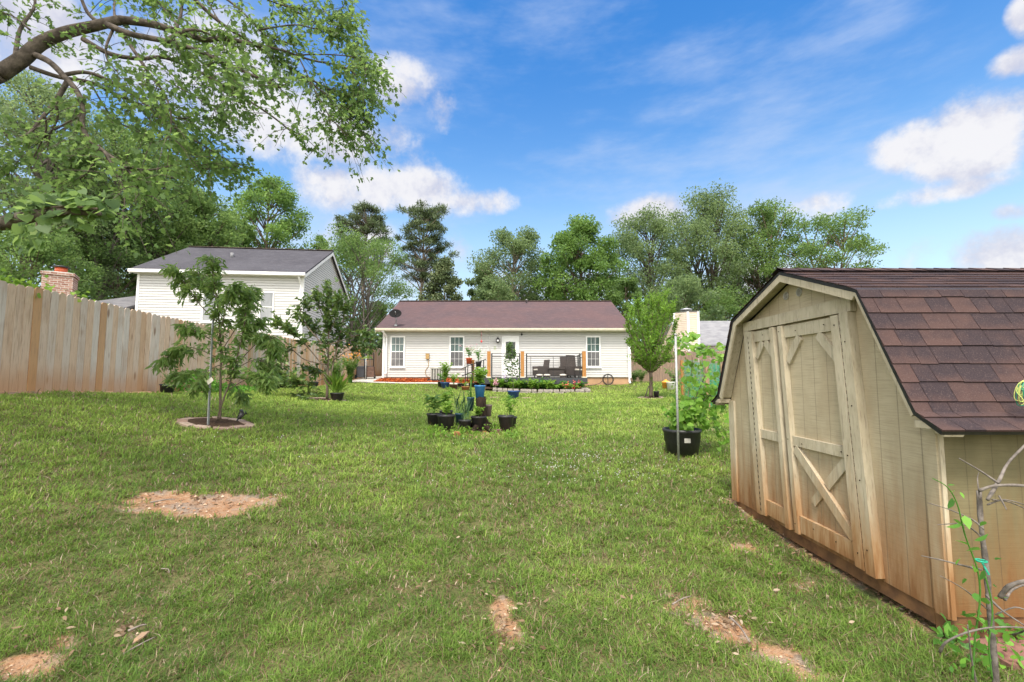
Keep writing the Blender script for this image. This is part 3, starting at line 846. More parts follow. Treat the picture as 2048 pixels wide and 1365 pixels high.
# small things on the house wall
p = P(996, 681, HY)
l = thing('wall_lamp', 'black lantern on the white siding beside the back door', 'lamp', (p.x, HY - .02, p.z))
d = MB(); d.box((p.x - .06, HY - .03, p.z - .03), (p.x + .06, HY - .014, p.z + .14)); d.build('backplate', 'black_metal', l)
d = MB(); d.lathe([(.07, -.14), (.09, -.1), (.09, .05), (.0, .17)], (p.x, HY - .14, p.z), 10); d.build('cage', 'black_metal', l)
d = MB(); d.lathe([(.0, -.11), (.055, -.09), (.055, .0), (0, .02)], (p.x, HY - .2, p.z), 8); d.build('glass', 'white_plastic', l)
p = P(1043.5, 669.5, HY); d = MB(); d.lathe([(0, -.12), (.05, -.115), (.055, -.02), (.03, 0)], (p.x, HY - .015, p.z), 10, 'y'); d.box((p.x - .02, HY - .03, p.z), (p.x + .02, HY - .014, p.z + .1))
tag(d.build('security_camera', 'black_plastic'), 'small black camera high on the wall above the back door corner', 'camera')
p = P(855.5, 713.5, HY)
l = thing('meter_box', 'tan electrical box on the white wall above the air conditioner', 'electrical box', (p.x, HY - .1, p.z))
d = MB(); d.box((p.x - .09, HY - .12, p.z - .13), (p.x + .09, HY - .014, p.z + .13)); d.box((p.x - .1, HY - .13, p.z + .131), (p.x + .1, HY - .014, p.z + .15)); d.build('housing', 'tan_box', l)
d = MB(); d.tube(spline([(p.x + .04, HY - .05, p.z - .13), (p.x + .05, HY - .05, p.z - .5), (p.x - .1, HY - .06, p.z - .75), (p.x - .05, HY - .08, p.z - 1.0), (p.x + .1, HY - .1, p.z - 1.1)], 4), .014, 6); d.build('conduit', 'tan_box', l)
p = P(963, 683, HY - .5); d = MB(); d.lathe([(0, -.07), (.045, -.06), (.05, 0), (.03, .05), (.01, .07), (0, .08)], p, 10); d.tube([p + Vector((0, 0, .07)), (p.x, p.y, E + 2.4)], .004, 4)
tag(d.build('bird_feeder', 'flower_red'), 'small red hummingbird feeder hanging under the eave', 'bird feeder')
p = P(963, 668, HY - .35); d = MB()
for k in range(4): d.tube([p + Vector((.03 * math.cos(k * 1.57), .03 * math.sin(k * 1.57), .1)), p + Vector((.03 * math.cos(k * 1.57), .03 * math.sin(k * 1.57), -.12))], .012, 6)
d.lathe([(.05, .1), (.05, .12), (0, .14)], p, 10); d.tube([p + Vector((0, 0, .13)), (p.x, p.y, E + 2.4)], .004, 4)
tag(d.build('wind_chime', 'steel'), 'grey wind chime hanging under the eave above the red feeder', 'wind chime')
p = P(979.5, 660, HY - .12); d = MB(); d.tube([(p.x, HY - .06, E + 2.35), (p.x, HY - .06, E + 1.1)], .012, 6); tag(d.build('cable_cover', 'white_plastic'), 'thin white cable cover running down the wall beside the deck post', 'cable')
p = P(990, 696.5, HY); pos = np.array([(p.x, HY - .02, p.z)] * 8); a8 = np.linspace(0, 6.28, 9)[:8]
ax = np.stack([np.cos(a8), 0 * a8 - .2, np.sin(a8)], 1)
tag(leafmesh('wall_ornament', pos, ax, .1, .5, KITE, 'leaf_lime', None, np.full(8, .9), nrm=np.tile((0, -1.0, 0), (8, 1))), 'little yellow flower ornament on the wall next to the lantern', 'ornament')

# air conditioner
ax0, ax1, ay0, ay1, az0, az1 = P(861, 757, 23.5).x, P(884, 757, 23.5).x, 23.5, 24.1, E - .12, E + .48
ac = thing('air_conditioner', 'grey box air conditioner standing in the wood chips by the wall', 'air conditioner', ((ax0 + ax1) / 2, 23.8, az0))
d = MB(); d.box((ax0 + .03, ay0 + .03, az0), (ax1 - .03, ay1 - .03, az1 - .05)); d.build('coil', 'ac_dark', ac)
d = MB()
for i in range(5):
    xx = ax0 + (ax1 - ax0 - .05) * i / 4; d.box((xx, ay0, az0), (xx + .05, ay0 + .028, az1 - .05))
for i in range(14):
    zz = az0 + .04 + i * .037; d.box((ax0 + .052, ay0 + .012, zz), (ax1 - .052, ay0 + .026, zz + .008))
for yy in (ay0 + .002,): d.box((ax0 - .001, yy, az0), (ax0 + .029, yy + .05, az1 - .05))
d.build('grille', 'ac_metal', ac)
d = MB(); d.box((ax0 - .02, ay0 - .02, az1 - .049), (ax1 + .02, ay1 + .02, az1)); d.lathe([(.26, 0), (.26, .03), (.0, .05)], ((ax0 + ax1) / 2, 23.8, az1 + .001), 16); d.build('top_cover', 'ac_metal', ac)
d = MB(); d.box((ax0 - .15, ay0 - .08, G((ax0 + ax1) / 2, 23.5) - .05), (ax1 + .1, ay1 + .05, az0 - .001)); d.build('base', 'black_plastic', ac)

# garden hose coil against the foundation
p = P(1216, 759.5, 24.1)
h = thing('garden_hose', 'black garden hose coiled on a hanger against the house foundation', 'garden hose', p)
for k in range(4):
    d = MB(); rr = .24 + .02 * k
    d.tube([p + Vector((math.cos(a) * rr * 1.0, -.0 - .02 * (k % 3), math.sin(a) * rr)) for a in np.linspace(0, 6.283, 25)], .009, 6, cap=False); 
    if k == 0: dd = d
    else: dd.add(d.v, d.f); dd.sm[-len(d.f):] = [True] * len(d.f)
dd.tube(spline([p + Vector((-.28, -.02, -.05)), p + Vector((-.45, -.03, -.2)), p + Vector((-.75, -.05, -.28)), p + Vector((-1.1, -.06, -.3))], 4), .014, 6)
dd.build('hose', 'black_plastic', h)
d = MB(); d.bar(p + Vector((0, .05, .26)), p + Vector((0, .03, -.3)), .03, .03); d.bar(p + Vector((-.22, .05, .12)), p + Vector((.22, .05, .12)), .03, .03); d.build('hanger', 'black_metal', h)

# ------------------------------------------------------------------ deck
DX0, DX1, DY0, DZ = -1.55, 3.64, 22.0, E - .035
deck = thing('deck', 'dark painted deck with cedar posts and black rod railing at the back door', 'deck', (1, DY0, E - .7))
d = MB(); y = DY0 + .05
while y < HY - .06:
    d.box((DX0 + .02, y, DZ - .035), (DX1 - .02, min(y + .135, HY - .03), DZ)); y += .142
d.build('floor', 'deck_board', deck)
d = MB(); d.box((DX0, DY0, DZ - .29), (DX1, DY0 + .045, DZ + .004)); d.box((DX0, DY0 + .047, DZ - .29), (DX0 + .045, HY - .05, DZ + .003)); d.box((DX1 - .045, DY0 + .047, DZ - .29), (DX1, HY - .05, DZ + .003)); d.build('fascia', 'charcoal_paint', deck)
for xx in (DX0 + .2, 1.0, DX1 - .25):
    for yy in (DY0 + .25, HY - .4): d = MB(); d.box((xx, yy, E - 1.0), (xx + .12, yy + .12, DZ - .036)); d.build('support_post', 'weathered_pine', deck)
posts = [P(977.5, 730, DY0).x, P(1045, 730, DY0).x, P(1169, 730, DY0).x]
zp = P(1045, 703, DY0).z
for xx in posts:
    d = MB(); d.box((xx - .085, DY0 + .05, DZ), (xx + .085, DY0 + .22, zp)); po = d.build('post', 'cedar', deck, bevel=.006)
    d = MB(); d.box((xx - .12, DY0 + .012, DZ + .006), (xx + .12, DY0 + .26, DZ + .05)); d.build('post_base', 'cream_trim', po)
zt, zl = P(1100, 707.5, DY0).z, DZ + .09


def rail_panel(a, b, mids, n=10):
    a, b = Vector(a), Vector(b); q = MB(); dr = (b - a).normalized()
    for p_ in (a, b): q.bar((p_.x, p_.y, DZ), (p_.x, p_.y, zt), .06, .06)
    q.bar((a.x, a.y, zt + .015), (b.x, b.y, zt + .015), .06, .03); q.bar((a.x, a.y, zt - .14), (b.x, b.y, zt - .14), .035, .035)
    q.bar((a.x, a.y, zl), (b.x, b.y, zl), .035, .035)
    for k in range(1, n): zz = zl + (zt - .14 - zl) * k / n; q.bar((a.x, a.y, zz), (b.x, b.y, zz), .009, .009)
    for mx in mids: p_ = a + (b - a) * mx; q.bar((p_.x, p_.y, zl), (p_.x, p_.y, zt - .14), .022, .022)
    return q.build('railing', 'black_metal', deck)


yr_ = DY0 + .13
rail_panel((posts[0] + .14, yr_, 0), (posts[1] - .14, yr_, 0), ())
rail_panel((posts[1] + .2, yr_, 0), (posts[2] - .2, yr_, 0), (.08, .5))
rail_panel((posts[2], yr_ + .2, 0), (posts[2], HY - .15, 0), (.5,))
# steps down to the path on the side, with handrails
d = MB()
sx = DX0
for k in range(3):
    zz = DZ - .17 * (k + 1); d.box((sx - .3 * (k + 1), DY0 + .3, zz - .03), (sx - .3 * k - .003, DY0 + 1.4, zz)); d.box((sx - .3 * k - .03, DY0 + .32, zz + .001), (sx - .3 * k - .004, DY0 + 1.38, zz + .136))
d.build('step', 'weathered_pine', deck)
for yy in (DY0 + .28, DY0 + 1.42):
    a, b = P(972, 719, yy), P(924, 737, yy); a.y = b.y = yy
    q = MB(); q.bar(a, b, .05, .035); q.bar(a - Vector((0, 0, .38)), b - Vector((0, 0, .38)), .04, .03)
    for f, dn in ((.1, .9), (.55, .75), (.86, .86)):
        c_ = a + (b - a) * f; q.bar(c_, (c_.x, yy, c_.z - dn), .045, .045)
    q.build('handrail', 'black_metal', deck)
p = P(946, 735, DY0 + 1.7); d = MB(); d.box((p.x - .07, DY0 + 1.62, E - .4), (p.x + .07, DY0 + 1.78, P(946, 720, DY0 + 1.7).z)); d.build('post', 'cedar', deck)


def wicker_chair(x, y, rz, hb, label):
    o = thing('wicker_chair', label, 'chair', (x, y, DZ + .002), 'wicker chairs on the deck', rz)
    q = MB(); q.box((-.3, -.3, .12), (.3, .28, .36)); q.build('seat', 'wicker', o, world=False, bevel=.02)
    q = MB(); q.hexa([(-.3, .2, .361), (.3, .2, .361), (.3, .3, .361), (-.3, .3, .361), (-.29, .3, hb), (.29, .3, hb), (.29, .38, hb), (-.29, .38, hb)]); q.build('backrest', 'wicker', o, world=False, bevel=.02)
    for s in (-1, 1):
        q = MB(); q.box((s * .302, -.32, .12), (s * .38, .3, .58)); q.build('arm', 'wicker', o, world=False, bevel=.015)
        for yy in (-.27, .24):
            q = MB(); q.box((s * .24, yy, 0), (s * .3, yy + .05, .119)); q.build('leg', 'wicker', o, world=False)
    q = MB(); q.box((-.28, -.3, .362), (.28, .19, .44)); q.build('cushion', 'cushion', o, world=False, bevel=.02)
    return o


wicker_chair(P(1082, 740, 23.2).x, 23.2, R(-70), .92, 'brown wicker chair with a low back beside the deck table')
wicker_chair(P(1150, 740, 23.1).x, 23.1, R(35), 1.16, 'tall brown wicker chair by the deck corner post')
wicker_chair(P(1136, 740, 23.75).x, 23.75, R(20), 1.12, 'brown wicker chair half hidden behind the tall one near the window')
tb = thing('wicker_table', 'low brown wicker table between the deck chairs', 'table', (P(1112, 740, 23.1).x, 23.1, DZ + .002), None)
q = MB(); q.box((-.42, -.3, .42), (.42, .3, .5)); q.build('table_top', 'wicker', tb, world=False, bevel=.01)
q = MB(); q.box((-.38, -.26, .05), (.38, .26, .419)); q.build('apron', 'wicker', tb, world=False)
for px, lab in ((1079, 'cream cushioned footstool in front of the low wicker chair'), (1094, 'cream cushioned footstool between low chair and wicker table'), (1126, 'cream cushioned footstool in front of the tall wicker chair')):
    p = P(px, 753, 22.5); o = thing('footstool', lab, 'footstool', (p.x, 22.5, DZ + .002), 'footstools on the deck')
    q = MB(); q.box((-.13, -.13, 0), (.13, .13, .08)); q.build('base', 'wicker', o, world=False)
    q = MB(); q.lathe([(.15, .081), (.17, .1), (.165, .15), (.1, .175), (0, .18)], n=14); q.build('cushion', 'cushion', o, world=False)

# stone edging of the flower bed
ed = thing('stone_edging', 'low tumbled stone block edging of the flower bed below the deck', 'garden edging', (1, 21.45, E - .8))
q = MB(); xx = P(985, 780, 21.4).x
while xx < 3.55:
    wd = random.uniform(.2, .3); zg = G(xx, 21.4); jy = random.uniform(-.02, .02)
    for k in range(2):
        o_ = random.uniform(-.03, .03)
        q.hexa([(xx + o_ + .01, 21.32 + jy, zg - .05 + k * .115), (xx + o_ + wd - .012, 21.31 + jy, zg - .05 + k * .115), (xx + o_ + wd - .012, 21.52, zg - .05 + k * .115), (xx + o_ + .01, 21.52, zg - .05 + k * .115),
                (xx + o_ + .022, 21.335 + jy, zg + .06 + k * .115), (xx + o_ + wd - .024, 21.33 + jy, zg + .06 + k * .115), (xx + o_ + wd - .02, 21.51, zg + .06 + k * .115), (xx + o_ + .02, 21.51, zg + .06 + k * .115)])
    xx += wd
q.build('stone_course', 'cast_stone', ed)
q = MB(); q.box((3.3, 21.5, G(3.5, 21.5) - .1), (3.6, 22.0, G(3.5, 21.6) + .2)); q.build('end_block', 'cast_stone', ed)
sheet('flower_bed', np.linspace(-1.3, 3.3, 20), np.linspace(21.5, 22.3, 6), .1, 'soil')

# ------------------------------------------------------------------ two-storey house beyond the fence
RZ = R(6.0)
th_ = thing('tall_house', 'two storey white sided house with a dark grey roof beyond the wood fence', 'house', (-10.25, 22.0, E - .8), rz=RZ)
# local frame: x to the right along the front (origin at the near right corner), y away, z up from E-.8
W_, D_, HZ, RZT = 7.45, 8.3, 5.95, 2.15
q = MB(); lap_wall(q, (-W_, 0), (0, 0), 0, HZ, (0, -1), d=.042); lap_wall(q, (0, 0), (0, D_), 0, HZ, (1, 0), d=.042)
lap_wall(q, (0, 0), (0, D_), HZ, HZ + RZT, (1, 0), top=lambda z: max(0, min(.5, (z - HZ) / RZT / 2)))
q.box((-W_ + .01, .004, 0), (-.004, D_, HZ)); q.build('wall', 'bright_vinyl', th_, world=False)
q = MB(); q.box((-.07, -.06, 0), (.06, .07, HZ - .05)); q.build('corner_trim', 'white_trim', th_, world=False)
q = MB(); q.box((-W_ - .03, -.06, 0), (-W_ + .08, .05, HZ - .05)); q.build('corner_trim', 'white_trim', th_, world=False)
q = MB()
ov, rk, gz = .32, .22, HZ + .06
sl_ = RZT / (D_ / 2)
for s in (1, -1):
    f = (lambda yy: yy) if s == 1 else (lambda yy: D_ - yy)
    v = [(-W_ - rk, f(-ov), gz - ov * sl_), (rk, f(-ov), gz - ov * sl_), (rk, f(D_ / 2), gz + RZT), (-W_ - rk, f(D_ / 2), gz + RZT)]
    q.hexa([(a, b, c - .08) for a, b, c in v] + v)
q.build('roof', 'tall_house_roof', th_, world=False)
q = MB(); q.bar((-W_ - rk, D_ / 2, gz + RZT + .012), (rk, D_ / 2, gz + RZT + .012), .28, .03); q.build('ridge_cap', 'bark_dark', th_, world=False)
q = MB()
for xx in (rk - .025, -W_ - rk):
    for s in (1, -1):
        f = (lambda yy: yy) if s == 1 else (lambda yy: D_ - yy)
        q.hexa([(xx, f(-ov), gz - ov * sl_ - .24), (xx + .03, f(-ov), gz - ov * sl_ - .24), (xx + .03, f(D_ / 2), gz + RZT - .26), (xx, f(D_ / 2), gz + RZT - .26), (xx, f(-ov), gz - ov * sl_ - .083), (xx + .03, f(-ov), gz - ov * sl_ - .083), (xx + .03, f(D_ / 2), gz + RZT - .083), (xx, f(D_ / 2), gz + RZT - .083)])
q.box((-W_ - rk + .031, -ov + .01, gz - .33), (rk - .028, -.002, gz - .31))
q.build('fascia', 'white_trim', th_, world=False)
q = MB(); q.box((-W_ - rk, -ov - .1, gz - ov * sl_ - .16), (rk, -ov - .003, gz - ov * sl_ - .02)); q.build('gutter', 'white_trim', th_, world=False)
q = MB(); q.bar((-.1, -ov + .02, gz - .36), (-.06, -.08, gz - .7), .08, .07); q.bar((-.06, -.075, gz - .7), (-.06, -.075, .3), .08, .07); q.build('downspout', 'white_trim', th_, world=False)


def local_window(x0, x1, z0, z1, up='pane_blind', lo='pane_blind'):
    fr = window(th_, (x0, z0, x1, z1), -.045, up, lo, 0, 0, .06)
    for o in [fr] + list(fr.children):          # built in the house's own frame
        pass
    return fr


_wp = wpos
def wpos(o): return Vector((0, 0, 0))
local_window(-1.95, -1.28, 3.42, 4.92); local_window(-4.55, -3.85, 3.42, 4.92); local_window(-1.95, -1.2, .8, 2.35, 'pane_lower', 'pane_lower'); local_window(-4.9, -4.1, .8, 2.35, 'pane_lower', 'pane_lower')
wpos = _wp
q = MB(); q.lathe([(.05, -.1), (.05, .2), (0, .21)], (-5.2, 1.2, gz + 1.2 * sl_), 8); q.lathe([(.09, -.1), (.09, .22), (0, .24)], (-4.4, 2.2, gz + 2.2 * sl_), 8); q.build('vent_pipe', 'gray_shingle_light', th_, world=False)

# low roof and brick chimney of a further house, beyond the fence
lh = thing('low_house', 'low house with a grey roof half hidden behind the wood fence', 'house', (-20, 23, E - .6))
a, b = P(162, 601, 21.0), P(300, 601, 21.0)
q = MB(); yb = 25
q.hexa([(-21.6, 21, a.z - .75), (-18.1, 21, a.z - .75), (-18.1, 27, a.z - .75), (-21.6, 27, a.z - .75), (-21.6, 21, a.z - .5), (-18.1, 21, a.z - .5), (-18.1, 27, a.z - .5), (-21.6, 27, a.z - .5)])
q.box((-21.2, 21.4, E - .6), (-18.2, 26.6, a.z - .751)); q.build('wall', 'beige_siding', lh)
zr_ = P(235, 589, 24).z
q = MB(); q.hexa([(-22.0, 20.6, a.z - .62), (-18.0, 20.6, a.z - .62), (-18.0, 24, zr_ - .1), (-19.4, 24, zr_ - .1), (-22.0, 20.6, a.z - .49), (-18.0, 20.6, a.z - .49), (-18.0, 24, zr_), (-19.4, 24, zr_)])
q.hexa([(-22.0, 27.4, a.z - .62), (-22.0, 20.6, a.z - .62), (-19.4, 24, zr_ - .1), (-19.4, 24.02, zr_ - .1), (-22.0, 27.4, a.z - .49), (-22.0, 20.6, a.z - .49), (-19.4, 24, zr_ + .002), (-19.4, 24.02, zr_ + .002)])
q.hexa([(-18.0, 27.4, a.z - .62), (-22.0, 27.4, a.z - .62), (-19.4, 24, zr_ - .1), (-18.0, 24, zr_ - .1), (-18.0, 27.4, a.z - .49), (-22.0, 27.4, a.z - .49), (-19.4, 24, zr_ + .001), (-18.0, 24, zr_ + .001)])
q.build('roof', 'gray_shingle', lh)
p = P(120, 570, 18.5); s_ = .46
ch = thing('brick_chimney', 'stout brick chimney with an orange flue and black cap above the fence', 'chimney', (p.x, 18.5, E - .8), rz=R(35))
zt_ = P(120, 549, 18.5).z - (E - .8)
q = MB(); q.box((-s_, -s_, 0), (s_, s_, zt_ - .12)); q.box((-s_ - .04, -s_ - .04, zt_ - .119), (s_ + .04, s_ + .04, zt_)); q.build('stack', 'brick', ch, world=False)
q = MB(); q.hexa([(-s_ - .02, -s_ - .02, zt_ + .001), (s_ + .02, -s_ - .02, zt_ + .001), (s_ + .02, s_ + .02, zt_ + .001), (-s_ - .02, s_ + .02, zt_ + .001), (-.25, -.25, zt_ + .06), (.25, -.25, zt_ + .06), (.25, .25, zt_ + .06), (-.25, .25, zt_ + .06)]); q.build('crown', 'concrete', ch, world=False)
q = MB(); q.lathe([(.2, zt_ + .05), (.2, zt_ + .26), (.17, zt_ + .26), (.17, zt_ + .1)], n=16); q.build('flue', 'orange_glaze', ch, world=False)
q = MB(); q.lathe([(.28, zt_ + .27), (.29, zt_ + .3), (.05, zt_ + .37), (0, zt_ + .37)], n=16)
for k in range(4): q.bar((.18 * math.cos(k * 1.57), .18 * math.sin(k * 1.57), zt_ + .2), (.18 * math.cos(k * 1.57), .18 * math.sin(k * 1.57), zt_ + .28), .02, .02)
q.build('cap', 'black_metal', ch, world=False)

# neighbour's house at the other side, with a sided chimney
NYs = 32.0
nb = thing('neighbour_house', 'beige sided house with a grey roof and tall sided chimney past the trellis', 'house', (14, NYs, E - .4))
x0 = P(1346, 700, NYs).x; zr_ = P(1420, 641, NYs + 3).z; ze_ = P(1400, 690, NYs - .3).z
q = MB(); lap_wall(q, (x0, NYs), (x0 + 11, NYs), E - .5, ze_ + .1, (0, -1)); q.box((x0 + .01, NYs + .004, E - .5), (x0 + 11, NYs + 7, ze_ + .1))
lap_wall(q, (x0, NYs), (x0, NYs + 7), E - .5, ze_ + .1, (-1, 0)); q.build('wall', 'beige_siding', nb)
q = MB(); xr = x0 + 1.2
q.hexa([(xr, NYs - .4, ze_ - .1), (x0 + 11.4, NYs - .4, ze_ - .1), (x0 + 11.4, NYs + 3.4, zr_ - .1), (xr, NYs + 3.4, zr_ - .1), (xr, NYs - .4, ze_), (x0 + 11.4, NYs - .4, ze_), (x0 + 11.4, NYs + 3.4, zr_), (xr, NYs + 3.4, zr_)])
q.hexa([(x0 + 11.4, NYs + 7.2, ze_ - .1), (xr, NYs + 7.2, ze_ - .1), (xr, NYs + 3.4, zr_ - .1), (x0 + 11.4, NYs + 3.4, zr_ - .1), (x0 + 11.4, NYs + 7.2, ze_), (xr, NYs + 7.2, ze_), (xr, NYs + 3.4, zr_ + .001), (x0 + 11.4, NYs + 3.4, zr_ + .001)])
q.build('roof', 'gray_shingle_light', nb)
q = MB(); q.hexa([(xr - .04, NYs - .42, ze_ - .24), (xr - .002, NYs - .42, ze_ - .24), (xr - .002, NYs + 3.4, zr_ - .24), (xr - .04, NYs + 3.4, zr_ - .24), (xr - .04, NYs - .42, ze_ + .01), (xr - .002, NYs - .42, ze_ + .01), (xr - .002, NYs + 3.4, zr_ + .01), (xr - .04, NYs + 3.4, zr_ + .01)]); q.build('fascia', 'white_trim', nb)
q = MB(); q.prism([(xr + .02, NYs - .0, ze_ - .05), (xr + .02, NYs + 3.4, zr_ - .15), (xr + .02, NYs + 6.8, ze_ - .05)], (.05, 0, 0)); q.build('gable', 'beige_siding', nb)
cx0, cx1 = P(1357, 640, NYs - .9).x, P(1396, 640, NYs - .9).x; zc = P(1380, 624, NYs - .9).z
q = MB(); xm = cx0 + (cx1 - cx0) * .48
lap_wall(q, (xm, NYs - .9), (cx1, NYs - .9), E - .5, zc, (0, -1)); q.hexa([(cx0, NYs - .1, E - .5), (xm, NYs - .9, E - .5), (cx1, NYs - .898, E - .5), (cx1, NYs - .003, E - .5), (cx0, NYs - .1, zc), (xm, NYs - .9, zc), (cx1, NYs - .898, zc), (cx1, NYs - .003, zc)])
dv_ = Vector((xm - cx0, -.8, 0)).normalized(); lap_wall(q, (cx0, NYs - .1), (xm, NYs - .9), E - .5, zc, (dv_.y, -dv_.x))
cc = q.build('chimney', 'beige_siding', nb)
q = MB()
for p_ in ((cx0, NYs - .1), (xm, NYs - .9), (cx1, NYs - .9)): q = MB(); q.box((p_[0] - .07, p_[1] - .07, E - .5), (p_[0] + .07, p_[1] + .03, zc + .002)); q.build('corner_trim', 'white_trim', cc)
q = MB(); q.lathe([(.32, 0), (.32, .1), (.4, .1), (.4, .2), (0, .3)], (cx0 + .75, NYs - .35, zc + .06), 14); q.build('chimney_cap', 'steel', cc)
q = MB(); q.prism([(cx0 - .05, NYs - .08, zc + .003), (xm, NYs - .97, zc + .003), (cx1 + .05, NYs - .97, zc + .003), (cx1 + .05, NYs, zc + .003)], (0, 0, .055)); q.build('chimney_top', 'ac_dark', cc)

# ------------------------------------------------------------------ wood privacy fence along the yard
fence = thing('wood_fence', 'tall dog eared plank fence of weathered grey and tan boards', 'fence', (-8.5, 16, G(-8.5, 16)))
q = MB(); hg, sdv = [], []


def fx(y): return -8.5 - .3 * max(0, (y - 23) / 8)


def picket(x, y, dirx, diry, wd, H, zb_, th=.018):
    a = Vector((dirx, diry, 0)); nrm_ = Vector((-diry, dirx, 0)) * th
    c = .035; tl_ = random.gauss(0, .004)
    pts = [(0, 0), (wd, 0), (wd + tl_ * H, H - c), (wd - c + tl_ * H, H), (c + tl_ * H, H), (tl_ * H, H - c)]
    q.tint = random.random()
    q.prism([Vector((x, y, zb_)) + a * s_ + Vector((0, 0, z_)) for s_, z_ in pts], nrm_)
    hg.extend([z_ / H for s_, z_ in pts] * 2); sdv.extend([random.random()] * 12)


y = 2.0
while y < 31:
    wd = random.choice((.137, .137, .14, .134))
    zb_ = G(fx(y), y) + .01 + random.uniform(-.01, .012)
    picket(fx(y) + random.uniform(0, .014), y, 0, 1, wd, 1.84 + random.uniform(-.012, .012), zb_)
    y += wd + random.uniform(.005, .014)
q.build('plank_panel', 'fence_board', fence, attrs={'hgt': hg, 'seed': sdv})
for hz in (.3, .95, 1.6):
    d = MB()
    for k in range(12):
        y0, y1 = 2 + k * 2.42, 2 + (k + 1) * 2.42 - .01
        d.bar((fx(y0) - .055, y0, G(fx(y0), y0) + hz), (fx(y1) - .055, y1, G(fx(y1), y1) + hz), .04, .088)
    d.build('rail', 'weathered_pine', fence)
for k in range(13):
    y0 = 2 + k * 2.42; d = MB(); d.box((fx(y0) - .165, y0 - .045, G(fx(y0), y0) - .2), (fx(y0) - .077, y0 + .045, G(fx(y0), y0) + 1.78)); d.build('post', 'weathered_pine', fence)
gate = thing('fence_gate', 'short orange toned fence section closing the gap beside the house', 'fence', (-8, 31, E))
q = MB(); hg, sdv = [], []
x = -8.86
while x < -7.0:
    picket(x, 31.0, 1, 0, .137, 1.84, G(x, 31) + .02); x += .141
q.t = [.72 + .28 * v for v in q.t]
q.build('plank_panel', 'fence_board', gate, attrs={'hgt': hg, 'seed': sdv})
d = MB()
for hz in (.3, 1.0, 1.6): d.box((-8.8, 30.94, G(-8, 31) + hz), (-7.0, 30.978, G(-8, 31) + hz + .09))
d.build('rail', 'cedar', gate)
bf = thing('back_fence', 'old brown weathered plank fence behind the light green tree', 'fence', (9, 26.5, G(9, 26.5)))
q = MB(); hg, sdv = [], []
x = 6.6
while x < 15:
    yy = 27.0 - (x - 6.6) * .05
    picket(x, yy, 1, 0, .138, 1.75 + random.uniform(-.03, .03), G(x, yy)); x += .142
q.build('plank_panel', 'dark_gray_board', bf)
d = MB()
for k in range(5): d.box((6.7 + k * 2, 27.1, G(7 + k * 2, 27) - .1), (6.8 + k * 2, 27.2, G(7 + k * 2, 27) + 1.6))
d.build('post', 'dark_gray_board', bf)

# ------------------------------------------------------------------ garden shed
SX, SY, SL = 2.43, 3.86, 3.1              # gable plane, centre line, length
Z = lambda h: E + h
prof = [(-1.40, -.285), (-1.25, -.20), (-.865, .585), (0, .905), (.865, .585), (1.25, -.20), (1.40, -.285)]
shed = thing('garden_shed', 'cream gambrel roof shed with worn double doors and mud stained bottom', 'shed', (SX, SY, Z(-1.35)))
wall_poly = [(-1.22, -1.33), (-1.22, -.235), (-.835, .53), (0, .845), (.835, .53), (1.22, -.235), (1.22, -1.33)]
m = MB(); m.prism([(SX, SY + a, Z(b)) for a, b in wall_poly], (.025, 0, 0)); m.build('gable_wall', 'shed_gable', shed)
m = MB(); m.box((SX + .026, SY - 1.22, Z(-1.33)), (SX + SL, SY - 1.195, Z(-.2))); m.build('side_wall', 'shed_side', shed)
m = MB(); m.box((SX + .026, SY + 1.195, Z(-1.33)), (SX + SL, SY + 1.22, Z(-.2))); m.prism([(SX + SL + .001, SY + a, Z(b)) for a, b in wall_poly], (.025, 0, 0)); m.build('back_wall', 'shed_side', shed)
m = MB()
m.box((SX + .01, SY - 1.21, Z(-1.44)), (SX + SL, SY - 1.12, Z(-1.331))); m.box((SX + .01, SY + 1.12, Z(-1.44)), (SX + SL, SY + 1.21, Z(-1.331)))
m.box((SX + .008, SY - 1.119, Z(-1.42)), (SX + .05, SY + 1.119, Z(-1.331)))
m.build('skid', 'mud_wood', shed)
# roof deck with overhang, dark edge, then shingle courses
OX0, OX1 = 2.30, SX + SL + .12


def offs(pts, d):
    out = []
    for i, (a, b) in enumerate(pts):
        p0, p1 = pts[max(i - 1, 0)], pts[min(i + 1, len(pts) - 1)]
        t_ = Vector((p1[0] - p0[0], p1[1] - p0[1])).normalized(); out.append((a - t_.y * d, b + t_.x * d))
    return out


lo, hi = offs(prof, -.028), prof
m = MB()
for i in range(6):
    v = [lo[i], lo[i + 1], hi[i + 1], hi[i]]
    m.prism([(OX0, SY + a, Z(b)) for a, b in v], (OX1 - OX0, 0, 0))
roof = m.build('roof', 'black_plastic', shed)
sf = offs(prof, -.042); sf2 = offs(prof, -.029)
m = MB()
for i in range(6):
    v = [sf[i], sf[i + 1], sf2[i + 1], sf2[i]]
    m.prism([(OX0 + .022, SY + a, Z(b)) for a, b in v], (SX - OX0 - .024, 0, 0))
m.build('soffit', 'shed_trim', shed)
m = MB(); rb, rt_ = offs(prof, -.088), offs(prof, -.029)
for i in range(1, 5):
    rbb = offs(prof, -.05) if i == 1 else rb
    v = [rbb[i], rbb[i + 1], rt_[i + 1], rt_[i]]
    m.prism([(OX0 + .002, SY + a, Z(b)) for a, b in v], (.019, 0, 0))
for s in (-1, 1):
    a, b = sorted((SY + s * 1.225, SY + s * 1.33)); m.box((OX0 + .004, a, Z(-.285)), (SX - .002, b, Z(-.245)))
    m.box((OX0 + .023, SY + s * 1.33, Z(-.31)), (OX1, SY + s * 1.35, Z(-.27)))
m.build('rake_board', 'shed_trim', shed)
arc = [0]
for i in range(6): arc.append(arc[-1] + math.dist(prof[i], prof[i + 1]))


